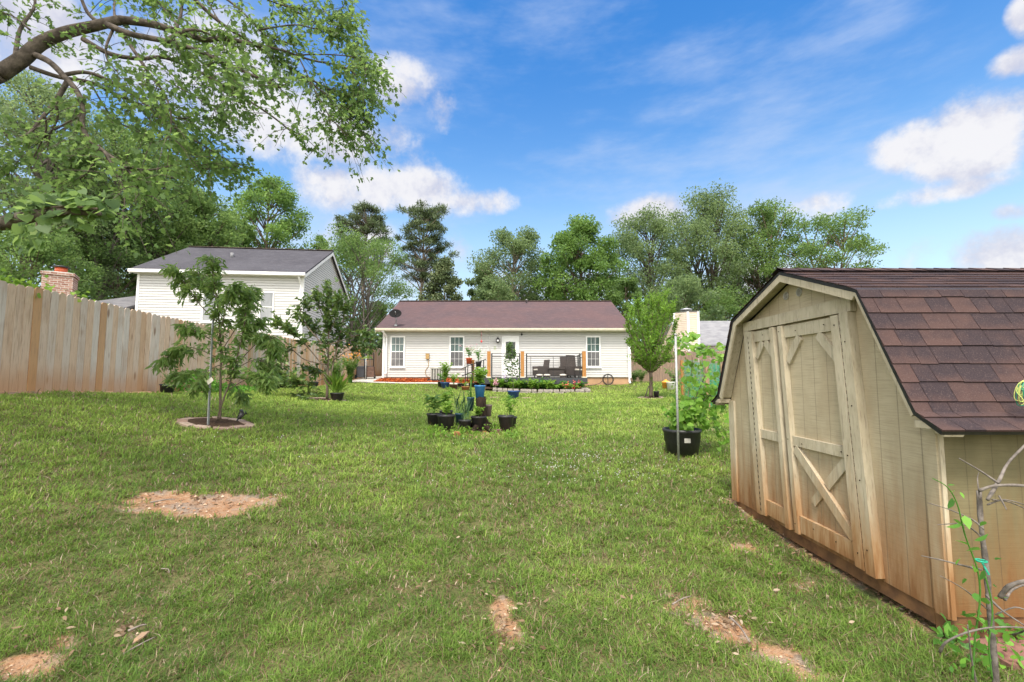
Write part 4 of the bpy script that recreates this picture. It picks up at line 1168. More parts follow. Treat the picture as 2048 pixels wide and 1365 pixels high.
def at_arc(s_, lift, half):
    pts = prof[:4] if half == 0 else prof[::-1][:4]
    L = [0]
    for i in range(3): L.append(L[-1] + math.dist(pts[i], pts[i + 1]))
    s_ = max(-.02, min(s_, L[-1]))
    i = max(k for k in range(3) if L[k] <= max(s_, 0))
    f = (s_ - L[i]) / (L[i + 1] - L[i]); a, b = pts[i], pts[i + 1]
    ty, tz = (b[0] - a[0]), (b[1] - a[1]); n_ = math.hypot(ty, tz); ny, nz = -tz / n_, ty / n_
    if nz < 0: ny, nz = -ny, -nz
    return Vector((0, SY + a[0] + ty * f + ny * lift, Z(a[1] + tz * f + nz * lift)))


m = MB(); half_len = arc[3]; ex_ = half_len / 16
for half in (0, 1):
    for k in range(16):
        s0 = k * ex_ - .012; x = OX0 - .012 - random.uniform(0, .1) * 0; first = True
        wob = [random.gauss(0, .0018) for _ in range(3)]
        while x < OX1:
            wd = random.choice((.11, .15, .165, .185, .22)) if not first else random.uniform(.08, .2)
            x1 = min(x + wd - .003, OX1 + .01); first = False
            j0 = random.choice((0, 0, 0, .004)) + random.gauss(0, .001); lift = .011 + random.uniform(0, .003)
            st = [(s0 + j0, lift), (s0 + ex_ * .5, .008), (s0 + ex_ * 1.12, .004)]
            vs = []
            tn = random.choice((random.uniform(.15, .4), random.uniform(.35, .7)))
            o0 = len(m.v)
            for (ss, lf) in st:
                a = at_arc(ss, lf, half); vs += [(x, a.y, a.z), (x1, a.y, a.z)]
            bt = at_arc(st[0][0], .0006, half); vs += [(x, bt.y, bt.z), (x1, bt.y, bt.z)]
            m.tint = tn
            m.add(vs, [(0, 1, 3, 2), (2, 3, 5, 4), (6, 7, 1, 0), (0, 2, 6), (1, 7, 3)])
            if random.random() < .6:      # two-tone tabs
                for q_ in (0, 1, 6, 7): m.t[o0 + q_] = min(1, tn + .35)
            x += wd
m.build('shingle_courses', 'shed_shingle', shed)
m = MB(); x = OX0 - .015
while x < OX1:
    m.tint = random.uniform(.15, .8)
    a = [(x, SY - .11, Z(.905 - .03)), (x + .2, SY - .11, Z(.905 - .03)), (x + .2, SY, Z(.921)), (x, SY, Z(.921)), (x, SY + .11, Z(.875)), (x + .2, SY + .11, Z(.875))]
    m.add([(p[0], p[1], p[2] + .012 + (.006 if i in (0, 3, 4) else 0)) for i, p in enumerate(a)], [(0, 1, 2, 3), (3, 2, 5, 4)]); x += .15
m.build('ridge_cap', 'shed_shingle', shed)
# corner boards
m = MB()
m.box((SX - .012, SY - 1.225, Z(-1.34)), (SX - .0005, SY - 1.145, Z(-.25))); m.build('corner_board', 'shed_gable', shed); m = MB(); m.box((SX - .0005, SY - 1.236, Z(-1.34)), (SX + .025, SY - 1.2205, Z(-.25))); m.build('corner_board', 'shed_trim', shed); m = MB()
m.box((SX - .02, SY + 1.13, Z(-1.33)), (SX - .0005, SY + 1.245, Z(-.26))); m.build('corner_board', 'shed_trim', shed); m = MB(); m.box((SX - .0005, SY + 1.2205, Z(-1.33)), (SX + .08, SY + 1.245, Z(-.26)))
m.build('corner_board', 'shed_trim', shed)
# round gable vents
for yy in (3.985, 3.80):
    m = MB(); m.lathe([(.037, 0), (.037, -.008), (.029, -.008), (.029, -.001)], (SX - .001, yy, Z(.715)), 18, 'x')
    vt = m.build('gable_vent', 'ac_metal', shed)
    m = MB(); m.lathe([(.029, -.002), (0, -.002)], (SX - .001, yy, Z(.715)), 16, 'x'); m.build('back', 'stump_wood', vt)
    m = MB()
    for k in range(5):
        dy = -.02 + k * .01; hh = math.sqrt(.028 ** 2 - dy * dy); m.box((SX - .007, yy + dy - .0016, Z(.715) - hh), (SX - .003, yy + dy + .0016, Z(.715) + hh))
    m.build('louver', 'ac_metal', vt)
SH = .066


def gb(m, y0, y1, z0, z1, p0, p1, jit=0):
    """box standing on the gable, racked like the doors"""
    q = lambda y, z: y + SH * (z + 1.3)
    j = [random.uniform(-jit, jit) for _ in range(4)]
    xs = (SX - p1, SX - p0)
    m.hexa([(xs[0], q(y0, z0) + j[0], Z(z0)), (xs[1], q(y0, z0), Z(z0)), (xs[1], q(y1, z0), Z(z0)), (xs[0], q(y1, z0) + j[1], Z(z0)),
            (xs[0], q(y0, z1) + j[2], Z(z1)), (xs[1], q(y0, z1), Z(z1)), (xs[1], q(y1, z1), Z(z1)), (xs[0], q(y1, z1) + j[3], Z(z1))])


def gbar(m, a, b, wd, p0, p1):
    q = lambda y, z: y + SH * (z + 1.3)
    a, b = Vector((0, q(*a), Z(a[1]))), Vector((0, q(*b), Z(b[1])))
    d = (b - a).normalized(); n_ = Vector((0, -d.z, d.y)) * wd / 2
    v = [a - n_, a + n_, b + n_, b - n_]
    m.prism([(SX - p1, p.y, p.z) for p in v], (p1 - p0, 0, 0))


m = MB(); gb(m, 3.075, 3.16, -1.31, .462, .0008, .062, .003); gb(m, 4.455, 4.54, -1.31, .462, .0008, .05, .003)
q = lambda y: y + SH * 1.77
m.hexa([(SX - .048, q(3.06), Z(.464)), (SX - .0009, q(3.06), Z(.464)), (SX - .0009, q(4.55), Z(.464)), (SX - .048, q(4.55), Z(.464)), (SX - .048, q(3.06), Z(.568)), (SX - .0009, q(3.06), Z(.568)), (SX - .0009, q(4.55), Z(.555)), (SX - .048, q(4.55), Z(.555))])
m.build('door_frame', 'shed_trim', shed)


def shed_door(y0, y1, s0, s1, hinge_y, xbrace, lab):
    """y0 near edge, y1 far edge, s0 / s1 stile widths"""
    m = MB(); gb(m, y0, y1, -1.29, .45, .0012, .012); dr = m.build('door', 'shed_gable', shed); tag(dr, lab)
    m = MB(); gb(m, y0, y0 + s0, -1.30, .452, .0122, .062, .004); gb(m, y1 - s1, y1, -1.30, .452, .0122, .056, .004)
    gb(m, y0 + s0 + .001, y1 - s1 - .001, .345, .447, .0122, .034, .002); gb(m, y0 + s0 + .001, y1 - s1 - .001, -.58, -.50, .0122, .04, .004); gb(m, y0 + s0 + .001, y1 - s1 - .001, -1.285, -1.15, .0122, .04, .004)
    m.build('frame', 'shed_trim', dr)
    w_ = min(.2, (y1 - y0) * .32)
    bs = [((y0 + s0 + .01, .335 - w_), (y0 + s0 + w_, .335), .075, .0124, .033), ((y1 - s1 - .01, .335 - w_), (y1 - s1 - w_, .335), .075, .0124, .033)]
    if xbrace:
        bs += [((y1 - s1 - .02, -.60), (y0 + s0 + .02, -1.13), .075, .0125, .042), ((y0 + s0 + .03, -.60), (y0 + s0 + .27, -.83), .075, .0126, .03), ((y0 + s0 + .345, -.90), (y0 + s0 + .45, -1.0), .068, .0126, .029)]
    for b_ in bs:
        m = MB(); gbar(m, *b_); m.build('brace', 'shed_trim', dr)
    m = MB(); gb(m, hinge_y, hinge_y + .007, -1.28, .45, .02, .052)
    for k in range(34): gb(m, hinge_y - .003, hinge_y + .01, -1.27 + k * .05, -1.245 + k * .05, .02, .056)
    m.build('hinge', 'stump_wood', dr)


shed_door(3.17, 3.935, .08, .055, 3.1615, True, 'wider shed door with a broken cross brace')
shed_door(4.0, 4.445, .055, .065, 4.4465, False, 'narrower shed door with plain lower panel')
for (yy, zz) in [(3.21, z_) for z_ in (-1.2, -.55, .38)] + [(3.9, z_) for z_ in (-1.22, -.53, .4)] + [(3.12, z_) for z_ in (-1.15, -.7, -.2, .25)] + [(3.3, -.54), (3.75, -.55), (3.35, .40), (3.7, .39), (4.2, .4), (3.45, -1.21), (3.7, -1.2)]:
    m = MB(); m.lathe([(.005, -.004), (.004, 0)], (SX - (.064 if yy in (3.21, 3.12) else .066 if yy == 3.9 else .043), yy + SH * (zz + 1.3), Z(zz)), 6, 'x'); m.build('nail_head', 'stump_wood', shed)
m = MB(); gb(m, 3.94, 3.975, -1.28, .455, .013, .03, .004); m.build('astragal', 'shed_trim', shed)
# pad under the near corner
m = MB(); zg = G(2.6, 2.4)
m.hexa([(2.5, 2.4, zg - .05), (3.6, 2.4, zg - .05), (3.6, 2.75, zg - .05), (2.5, 2.75, zg - .05), (2.51, 2.41, zg + .03), (3.59, 2.41, zg + .03), (3.59, 2.74, zg + .03), (2.51, 2.74, zg + .03)])
tag(m.build('concrete_pad', 'red_brick_pad'), 'dull red pad under the shed corner by the dead shrub', 'pad')
# twine hung on the roof
tw = thing('twine_bundle', 'loops of yellow and green twine lying on the shed roof', 'twine', P(2040, 770, 2.55))
for k in range(9):
    c = P(2046, 778, 2.5) + Vector((random.uniform(-.005, .03), random.uniform(-.02, .01), random.uniform(-.01, .02)))
    r0 = random.uniform(.04, .075); ph = random.random() * 6; m = MB()
    m.tube([c + Vector((math.cos(a) * r0 * .8, .012 * math.sin(2 * a + ph), math.sin(a) * r0 + .012 * math.sin(3 * a + ph) - .03)) for a in np.linspace(0, 6.283, 22)], .0022, 5)
    m.build('loop', 'yellow_twine' if k % 4 else 'green_twine', tw)

# ------------------------------------------------------------------ plants
def stems_leaves(base, H, spread, nst, nl, L, wr, shape, droop, st_r=.004, start=.25, curve=.3, tufts=1):
    """leafy stems rising from base: tubes + arrays"""
    tb = MB(); pos, ax, ln = [], [], []
    base = Vector(base)
    for i in range(nst):
        a = random.uniform(0, 6.283); r = spread * math.sqrt(random.random()); h = H * random.uniform(.7, 1.0)
        tip = base + Vector((math.cos(a) * r, math.sin(a) * r, h)); b0 = base + Vector((math.cos(a) * r * .15, math.sin(a) * r * .15, 0))
        md = (b0 + tip) / 2 + Vector((-math.cos(a), -math.sin(a), 0)) * r * curve + Vector((0, 0, h * .08))
        pts = spline([b0, md, tip], 4); tb.tube(pts, taper(len(pts), st_r, st_r * .4), 4, cap=False)
        for k in range(nl):
            f = start + (1 - start) * (k + random.random()) / nl
            j = min(int(f * (len(pts) - 1)), len(pts) - 2); g = f * (len(pts) - 1) - j
            p_ = pts[j].lerp(pts[j + 1], g)
            th_ = random.uniform(0, 6.283)
            d = Vector((math.cos(th_), math.sin(th_), random.uniform(-.2, .6) - droop))
            pos.append(p_); ax.append(d); ln.append(L * random.uniform(.6, 1.15) * (1 - .25 * abs(f - .5)))
    return tb, np.array(pos), np.array(ax), np.array(ln), wr, shape


def add_plant(parent, data, leafmat, stemmat='bark', name='foliage', up=1.0, tb0=.45):
    tb, pos, ax, ln, wr, shape = data
    tb.build('stem', stemmat, parent)
    nrm = rng.normal(size=(len(pos), 3)) * .6 + (0, 0, up)
    return leafmesh(name, pos, ax, ln, wr, shape, leafmat, parent, np.clip(rng.normal(tb0, .2, len(pos)), 0, 1), nrm)


def pot(parent, c, r, h, mat, rib=0, square=False, tilt=None):
    m = MB(); c = Vector(c)
    m.lathe([(r * .76, 0), (r * .97, h * .86), (r * 1.0, h * .87), (r * 1.06, h * .9), (r * 1.06, h), (r * .97, h), (r * .93, h * .88)], c, 32 if rib else 22, tilt=tilt, rib=rib)
    o = m.build('pot', mat, parent)
    m = MB(); m.lathe([(r * .95, h * .9), (r * .5, h * .93), (0, h * .92)], c, 14, tilt=tilt); m.build('soil', 'soil', parent)
    return c + (tilt @ Vector((0, 0, h * .92)) if tilt is not None else Vector((0, 0, h * .92)))


def potted(label, cat, c, r, h, mat, plant=None, leafmat='leaf_lime', group=None, rib=0, tilt=None, tb0=.5, stemmat='leaf_vine', name='potted_plant'):
    o = thing(name, label, cat, c, group)
    top = pot(o, c, r, h, mat, rib, tilt=tilt)
    if plant:
        H, spread, nst, nl, L, wr, shape, droop = plant
        add_plant(o, stems_leaves(top, H, spread, nst, nl, L, wr, shape, droop), leafmat, stemmat, tb0=tb0)
    return o


# pots round the stump in the middle of the lawn
cq = GP(960, 862); SB = cq.y
stump = thing('tree_stump', 'dark rotting tree stump holding a blue pot in the middle of the lawn', 'tree stump', cq)
p = P(961, 828, SB + .1); zs0 = G(p.x, p.y) - .05; zs1 = P(961, 795, SB + .1).z
m = MB(); vs = []
profs = [(.26, zs0), (.16, zs0 + .14), (.11, zs0 + .3), (.1, (zs0 + zs1) / 2 + .1), (.1, zs1)]
for r, z_ in profs:
    for j in range(22):
        a = j / 22 * 6.283; rr = r * (1 + .16 * math.sin(3 * a + 1) + .1 * math.sin(7 * a + z_ * 4) + random.uniform(-.05, .05)); vs.append((p.x + rr * math.cos(a), p.y + rr * math.sin(a), z_ + (random.uniform(-.03, .02) if z_ == zs1 else 0)))
m.smooth = True
m.add(vs, [(i * 22 + j, i * 22 + (j + 1) % 22, (i + 1) * 22 + (j + 1) % 22, (i + 1) * 22 + j) for i in range(4) for j in range(22)] + [tuple(range(88, 110))])
m.build('trunk', 'stump_wood', stump)
for a, l_ in ((.4, .55), (1.9, .4), (3.3, .5), (4.4, .6), (5.4, .5)):
    m = MB(); d = Vector((math.cos(a), math.sin(a), 0)); pts = [Vector((p.x, p.y, zs0 + .16)) + d * .12, Vector((p.x, p.y, zs0 + .08)) + d * l_ * .6, Vector((p.x + d.x * l_, p.y + d.y * l_, G(p.x + d.x * l_, p.y + d.y * l_) - .02))]
    m.tube(spline(pts, 3), taper(7, .07, .025), 7); m.build('root', 'stump_wood', stump)
pots = [  # px centre, px base, px rim width, px height, depth offset, mat, label, plant(H,spread,nst,nl,L,wr,shape,droop), leaf
    (868, 857, 29, 27, .35, 'black_plastic', 'black nursery pot with a broad leaved pepper plant at the end of the ring', (.42, .24, 4, 14, .2, .45, LANCE, .2), 'leaf_bright'),
    (892, 850, 26, 28, .75, 'black_plastic', 'black pot with a tall pepper seedling behind the ribbed pot', (.55, .22, 4, 14, .19, .45, LANCE, .15), 'leaf_lime'),
    (892, 868, 35, 32, -.1, 'black_plastic', 'ribbed black pot with a low lime green seedling', (.3, .15, 7, 10, .11, .5, LANCE, .1), 'leaf_lime'),
    (919, 852, 18, 25, .45, 'teal_plastic', 'small dark teal pot half hidden between the ribbed pot and the onion pot', (.07, .09, 3, 5, .06, .3, LANCE, .1), 'leaf_vine'),
    (930, 868, 25, 23, -.1, 'black_plastic', 'black pot of spring onion leaves in front of the stump', None, None),
    (957, 861, 30, 28, .0, 'black_plastic', 'grey black pot on a brick in front of the stump with a bushy herb', (.22, .17, 12, 13, .075, .5, LANCE, .1), 'leaf_lime'),
    (976, 833, 16, 23, .45, 'taupe_plastic', 'tapered taupe pot leaning on the far side of the stump', None, None),
    (1012, 867, 31, 31, .05, 'black_plastic', 'shiny black pot with wet soil by the yellow seedling', (.05, .06, 1, 3, .05, .5, LANCE, .1), 'leaf_lime'),
    (1021, 853, 25, 23, .45, 'black_plastic', 'black pot with a tall yellowing seedling behind the shiny black pot', (.46, .17, 8, 12, .11, .45, LANCE, .1), 'leaf_lime'),
    (941, 822, 15, 27, .32, 'teal_plastic', 'tall dark blue bucket with bare canes against the stump', None, None),
]
for i, (px, pb, wpx, hpx, dy, mat, lab, pl, lf) in enumerate(pots):
    Yd = SB + dy; b = P(px, pb, Yd); s_ = Yd / 915
    c = Vector((b.x, Yd, max(G(b.x, Yd) - .01, b.z if mat == 'teal_plastic' or wpx == 30 or mat == 'taupe_plastic' else -9)))
    o = potted(lab, 'potted plant', c, wpx * s_ / 2, hpx * s_, mat, pl, lf or 'leaf_lime', 'pots around the tree stump', rib=-.03 if 'ribbed black' in lab else 0)
    top = c + Vector((0, 0, hpx * s_ * .9))
    if 'onion' in lab:
        pos, ax, ln = [], [], []
        for k in range(26):
            pos.append(top + Vector((random.uniform(-.08, .08), random.uniform(-.06, .06), 0))); ax.append((random.gauss(.06, .18), random.gauss(0, .12), 1)); ln.append(random.uniform(.2, .52))
        leafmesh('foliage', pos, ax, ln, .02, LANCE, 'leaf_onion', o, rng.random(26))
    if 'canes' in lab:
        m = MB()
        for k in range(4): m.tube([top + Vector((random.uniform(-.03, .03), 0, 0)), top + Vector((random.uniform(-.1, .06), random.uniform(-.05, .05), random.uniform(.15, .3)))], .006, 5)
        m.tube([top, top + Vector((.005, 0, .38))], .013, 6); m.build('stem', 'leaf_vine', o)
# block below the herb pot, brick, blue pot on the stump
b = P(957, 861, SB); m = MB(); m.box((b.x - .16, SB - .1, G(b.x, SB) - .03), (b.x + .17, SB + .1, b.z - .001)); tag(m.build('clay_brick', 'terracotta', bevel=.01), 'red clay brick under the herb pot in front of the stump', 'brick')
b = GP(915, 873); m = MB(); m.box((b.x - .07, b.y - .05, b.z - .02), (b.x + .08, b.y + .05, b.z + .08)); tag(m.build('clay_brick', 'terracotta', bevel=.01), 'loose clay brick lying between the ribbed pot and the onion pot', 'brick')
b = GP(993, 865); m = MB(); m.box((b.x - .1, b.y - .05, b.z - .02), (b.x + .1, b.y + .05, b.z + .06)); tag(m.build('clay_brick', 'brown_plastic', bevel=.01), 'brown brick lying beside the shiny black pot', 'brick')
c = Vector((p.x - .015, p.y, zs1 - .01)); s_ = c.y / 912
potted('sky blue pot with a leafy green plant standing on top of the stump', 'potted plant', c, 10.7 * s_, 25 * s_, 'blue_plastic', (.38, .17, 18, 15, .12, .36, LANCE, .0), 'leaf_lime', 'pots around the tree stump')
wd = [GP(random.uniform(850, 1040), random.uniform(858, 882)) for _ in range(90)]
pos = np.array([q_ + Vector((random.uniform(-.05, .05), 0, random.uniform(.02, .13))) for q_ in wd for _ in range(9)])
tag(leafmesh('ground_cover', pos, rng.normal(size=(len(pos), 3)) + (0, 0, .4), rng.uniform(.03, .065, len(pos)), .6, LANCE, 'leaf_lime', None, np.clip(rng.normal(.35, .25, len(pos)), 0, 1)), 'low leafy weeds growing around the stump pots', 'weeds', kind='stuff')

# blue pot with a small laurel on the lawn in front of the deck
b = GP(1027, 797); b.z -= .02
o = potted('navy blue pot with a slim dark leaved sapling in front of the deck', 'potted plant', b, 12 * b.y / 915, 16 * b.y / 915, 'navy_plastic', None)
top = b + Vector((0, 0, 15 * b.y / 915)); m = MB()
tp = P(1019, 688, b.y); sp_ = spline([top, top.lerp(tp, .5) + Vector((.03, 0, 0)), tp], 6); m.tube(sp_, taper(len(sp_), .013, .004), 5); m.build('trunk', 'bark_dark', o)
pos, ax = [], []
for k in range(340):
    f = .28 + .7 * random.random() ** .8; q_ = top.lerp(tp, f); wdt = .30 * math.sin(min(1, (1.02 - f) * 1.8) * 1.57)
    pos.append(q_ + Vector((random.uniform(-1, 1) * wdt, random.uniform(-1, 1) * wdt, random.uniform(-.08, .08)))); ax.append((random.gauss(0, 1), random.gauss(0, .6), random.uniform(-.3, .9)))
leafmesh('foliage', pos, ax, rng.uniform(.1, .16, len(pos)), .45, LANCE, 'leaf_persimmon', o, np.clip(rng.normal(.45, .25, len(pos)), 0, 1))
for (dx, lab) in ((-.75, 'flat pale paver on the grass to the side of the navy pot'), (.5, 'flat pale paver on the grass beyond the navy pot')):
    q_ = Vector((b.x + dx, b.y - .05, G(b.x + dx, b.y - .05))); m = MB(); m.box(q_ + Vector((-.22, -.1, -.02)), q_ + Vector((.22, .12, .04))); tag(m.build('paver', 'paver', bevel=.008), lab, 'paver')
b2 = GP(1017, 806); o = thing('yellow_weed', 'small leafy weed clump beside the navy pot', 'plant', b2); add_plant(o, stems_leaves(b2, .28, .25, 9, 6, .09, .5, LANCE, .1), 'leaf_vine', 'leaf_vine')

# pots along the mulch
for (px, pb, wpx, hpx, dy, mat, lab, pl, lf) in (
    (882, 778, 14, 12, .3, 'black_plastic', 'dark pot at the path edge half behind a blue pot', (.5, .2, 6, 10, .12, .4, LANCE, .1), 'leaf_vine'),
    (890, 778, 18, 12, .0, 'navy_plastic', 'blue pot with a leafy pale green shrub in front of the air conditioner', (1.0, .38, 24, 18, .15, .42, LANCE, .1), 'leaf_lime'),
    (907, 779, 17, 9, .0, 'brown_plastic', 'brown bowl planter with a spreading green plant beside the blue pot', (.55, .34, 14, 12, .13, .42, LANCE, .1), 'leaf_lime'),
    (922, 777, 15, 8, .2, 'charcoal_paint', 'charcoal planter of low green seedlings at the foot of the steps', (.35, .22, 9, 9, .09, .42, LANCE, .1), 'leaf_lime'),
    (931, 781, 17, 8, -.2, 'terracotta', 'terracotta bowl planter with yellow green leaves in front of the steps', (.25, .2, 7, 9, .09, .42, LANCE, .1), 'leaf_lime'),
    (944, 776, 15, 8, .1, 'black_plastic', 'low black planter with a trailing plant next to the flower bed', (.45, .3, 12, 10, .13, .42, LANCE, .1), 'leaf_lime')):
    b = GP(px, pb - 1); b = P(px, pb, b.y + dy); b.z = G(b.x, b.y) - .01; s_ = b.y / 914
    potted(lab, 'potted plant', b, wpx * s_ / 2, hpx * s_, mat, pl, lf, 'planters along the wood chips')
# flowers on the deck by the steps
for (px, py, col, lab, H) in ((938, 728, 'orange_glaze', 'glazed orange red pot with tall flowers by the deck steps', 1.15), (957, 735, 'charcoal_paint', 'dark pot with a tall leafy plant behind the deck steps rail', 1.25)):
    b = P(px, py, 23.3); o = potted(lab, 'potted plant', (b.x, 23.3, b.z - .0), .16, .3, col, (H * .55, .34, 12, 14, .12, .4, LANCE, .05), 'leaf_vine')
    m = MB(); m.lathe([(.19, -.03), (.19, -.002), (0, -.001)], (b.x, 23.3, b.z), 12)
    for k in range(3): m.tube([(b.x + .17 * math.cos(k * 2.1), 23.3 + .17 * math.sin(k * 2.1), E - .45), (b.x + .12 * math.cos(k * 2.1), 23.3 + .12 * math.sin(k * 2.1), b.z - .03)], .012, 5)
    tag(m.build('plant_stand', 'black_metal'), 'thin black wire stand under the ' + lab.split(' with')[0], 'plant stand')
    n = 40; pos = np.array([(b.x + random.gauss(0, .2), 23.3 + random.gauss(0, .15), b.z + .36 + H * .55 * random.uniform(.5, 1.05)) for _ in range(n)])
    leafmesh('blossoms', pos, rng.normal(size=(n, 3)), .07, .8, KITE, 'flower_pink' if px < 950 else 'flower_white', o, rng.random(n))

# flower bed plants, one thing each
bed = []
for i, px in enumerate(np.linspace(988, 1160, 15)):
    Yb = 21.62 + (i % 3) * .22; b = P(px, 770, Yb); b.z = G(b.x, Yb) + .09
    bed.append((px, b))
kinds = ['broad leaved hydrangea bush', 'bright green hosta clump', 'dense leafy shrub']
wh = ['beside the cedar post', 'behind the lilac bloom', 'below the door railing', 'under the middle cedar post', 'before the deck fascia', 'in the middle of the bed', 'below the low wicker chair', 'by the tall clump below the footstools', 'below the wicker table', 'standing tallest under the table', 'below the tall wicker chair', 'next to the dark gap under the deck', 'beside the red flowers', 'among the red flowers', 'at the stone corner']
for i, (px, b) in enumerate(bed):
    k = i % 3; o = thing('bed_plant', kinds[k] + ' in the stone edged bed ' + wh[i], 'plant', b, 'plants in the stone edged bed')
    H = (.5, .44, .47)[k] * random.uniform(.6, 1.25) * (.75 if px > 1125 else 1.05)
    add_plant(o, stems_leaves(b, H, .36, 15, 10, .18, .5 if k != 1 else .42, LANCE, .15), ('leaf_lime', 'leaf_grape', 'leaf_vine')[k], 'leaf_vine', up=1.3, tb0=.5)
    if px < 1000 or 1003 < px < 1020 or px > 1132:
        mt = 'flower_pink' if px < 1000 else ('flower_lilac' if px < 1020 else 'flower_red'); n = 90 if px < 1020 else 26
        cc_ = np.array([(b.x + random.gauss(0, .22), b.y - .15 + random.gauss(0, .1), b.z + H * random.uniform(.45, .95)) for _ in range(3 if px < 1020 else 7)])
        pos = cc_[rng.integers(0, len(cc_), n)] + rng.normal(0, .06, (n, 3)); leafmesh('blossoms', pos, rng.normal(size=(n, 3)), .07, .9, KITE, mt, o, rng.random(n))

# plants and pots along the wood fence
tl = Matrix.Rotation(R(8), 3, 'Y')
b = Vector((-8.05, 10.65, G(-8.05, 10.65)))
potted('black nursery pot tipped slightly with a bushy plant at the fence foot', 'potted plant', b, 13 * b.y / 912, 19 * b.y / 912, 'black_plastic', (.3, .16, 10, 16, .05, .45, LANCE, .0), 'leaf_forest', tilt=tl)
for (px, pb, wpx, hpx, mat, lab, pl, lf) in (
    (514, 777, 15, 12, 'black_plastic', 'small black pot by the fence beside the drooping tree', (.25, .2, 6, 8, .1, .4, LANCE, .1), 'leaf_vine'),
    (532, 777, 17, 10, 'charcoal_paint', 'charcoal pot of broad pale leaves along the fence', (.35, .25, 9, 9, .15, .45, LANCE, .15), 'leaf_lime'),
    (551, 775, 16, 13, 'charcoal_paint', 'charcoal pot of grassy leaves along the fence', (.4, .3, 18, 5, .2, .1, LANCE, .0), 'leaf_lime'),
    (563, 774, 14, 13, 'black_plastic', 'black pot of pale grassy tufts along the fence', (.42, .26, 18, 5, .2, .1, LANCE, .0), 'leaf_grape'),
    (587, 768, 17, 14, 'black_plastic', 'tall black pot along the fence behind the airy tree', (.5, .25, 8, 10, .12, .4, LANCE, .1), 'leaf_vine'),
    (630, 765, 14, 9, 'charcoal_paint', 'grey pot in the shade behind the airy tree trunk', (.5, .3, 12, 10, .12, .4, LANCE, .1), 'leaf_vine')):
    Yd = 8.12 * 914 / (1024 - px); b = Vector((-8.12, Yd, G(-8.12, Yd) - .01)); s_ = b.y / 914
    potted(lab, 'potted plant', b, wpx * s_ / 2, hpx * s_ * 1.15, mat, pl, lf, 'pots along the wood fence')
b = Vector((-8.1, 8.1 * 914 / 449, 0)); b.z = G(b.x, b.y); o = thing('grass_tuft', 'straw green ornamental grass tuft beside the fence pots', 'plant', b); n = 90
leafmesh('foliage', np.array(b) + rng.normal(0, .06, (n, 3)) * (1, 1, .1), rng.normal(size=(n, 3)) * (.6, .6, .1) + (0, 0, 1), rng.uniform(.35, .65, n), .04, LANCE, 'leaf_lime', o, rng.random(n))
m = MB(); m.tube([b, b + Vector((0, 0, .15))], .03, 5); m.build('stem', 'leaf_vine', o)
pos = []
for _ in range(95):
    yy = random.uniform(11.2, 14.2); q_ = Vector((-8.32 + abs(random.gauss(0, .22)), yy, 0)); q_.z = G(q_.x, yy)
    hh = .15 + .42 * math.exp(-((yy - 11.7) / .9) ** 2)
    pos += [q_ + Vector((random.gauss(0, .08), random.gauss(0, .1), random.random() * hh)) for _ in range(18)]
pos = np.array(pos); n = len(pos)
tag(leafmesh('ground_cover', pos, rng.normal(size=(n, 3)) + (.3, 0, .4), rng.uniform(.05, .12, n), .5, LANCE, 'leaf_vine', None, np.clip(rng.normal(.55, .25, n), 0, 1)), 'leafy weeds spilling over the foot of the wood fence', 'weeds', kind='stuff')
for (px, py, lab) in ((395, 690, 'small green creeper sprig on the fence top behind the drooping tree'), (125, 590, 'leafy vine hanging over the fence top by the brick chimney'), (40, 565, 'yellow green vine leaves on the fence top at the picture edge')):
    Yf = 8.55 * 905 / (1024 - px); c = P(px, py, Yf); pos = np.array([(c.x - .1 + random.gauss(0, .08), c.y + random.gauss(0, .35), c.z + random.gauss(-.02, .09)) for _ in range(70)])
    o = thing('fence_vine', lab, 'vine', c); leafmesh('foliage', pos, rng.normal(size=(70, 3)) + (.4, 0, 0), rng.uniform(.06, .12, 70), .9, GRAPE, 'leaf_lime' if px != 395 else 'leaf_vine', o, rng.random(70))
    m = MB(); m.tube([c + Vector((-.1, -.5, -.05)), c + Vector((-.12, .1, .02)), c + Vector((-.1, .5, -.04))], .008, 5); m.build('stem', 'bark', o)
# big leafy bush with orange flowers by the path
b = GP(700, 768); o = thing('flowering_bush', 'tall leafy bush with orange flowers beside the hand trucks', 'bush', b)
add_plant(o, stems_leaves(b, 1.35, .62, 46, 20, .14, .36, LANCE, .1, st_r=.008), 'leaf_bright', 'leaf_vine', tb0=.4)
n = 120; c0 = P(707, 711, b.y); pos = np.array(c0) + rng.normal(0, 1, (n, 3)) * (.28, .25, .18); leafmesh('blossoms', pos, rng.normal(size=(n, 3)), .08, .8, KITE, 'flower_orange', o, rng.random(n))
b = GP(672, 772); o = thing('leafy_bush', 'mid green leafy bush behind the airy tree by the fence', 'bush', b)
add_plant(o, stems_leaves(b, 1.25, .6, 40, 18, .14, .38, LANCE, .1, st_r=.008), 'leaf_bright', 'leaf_vine', tb0=.42)
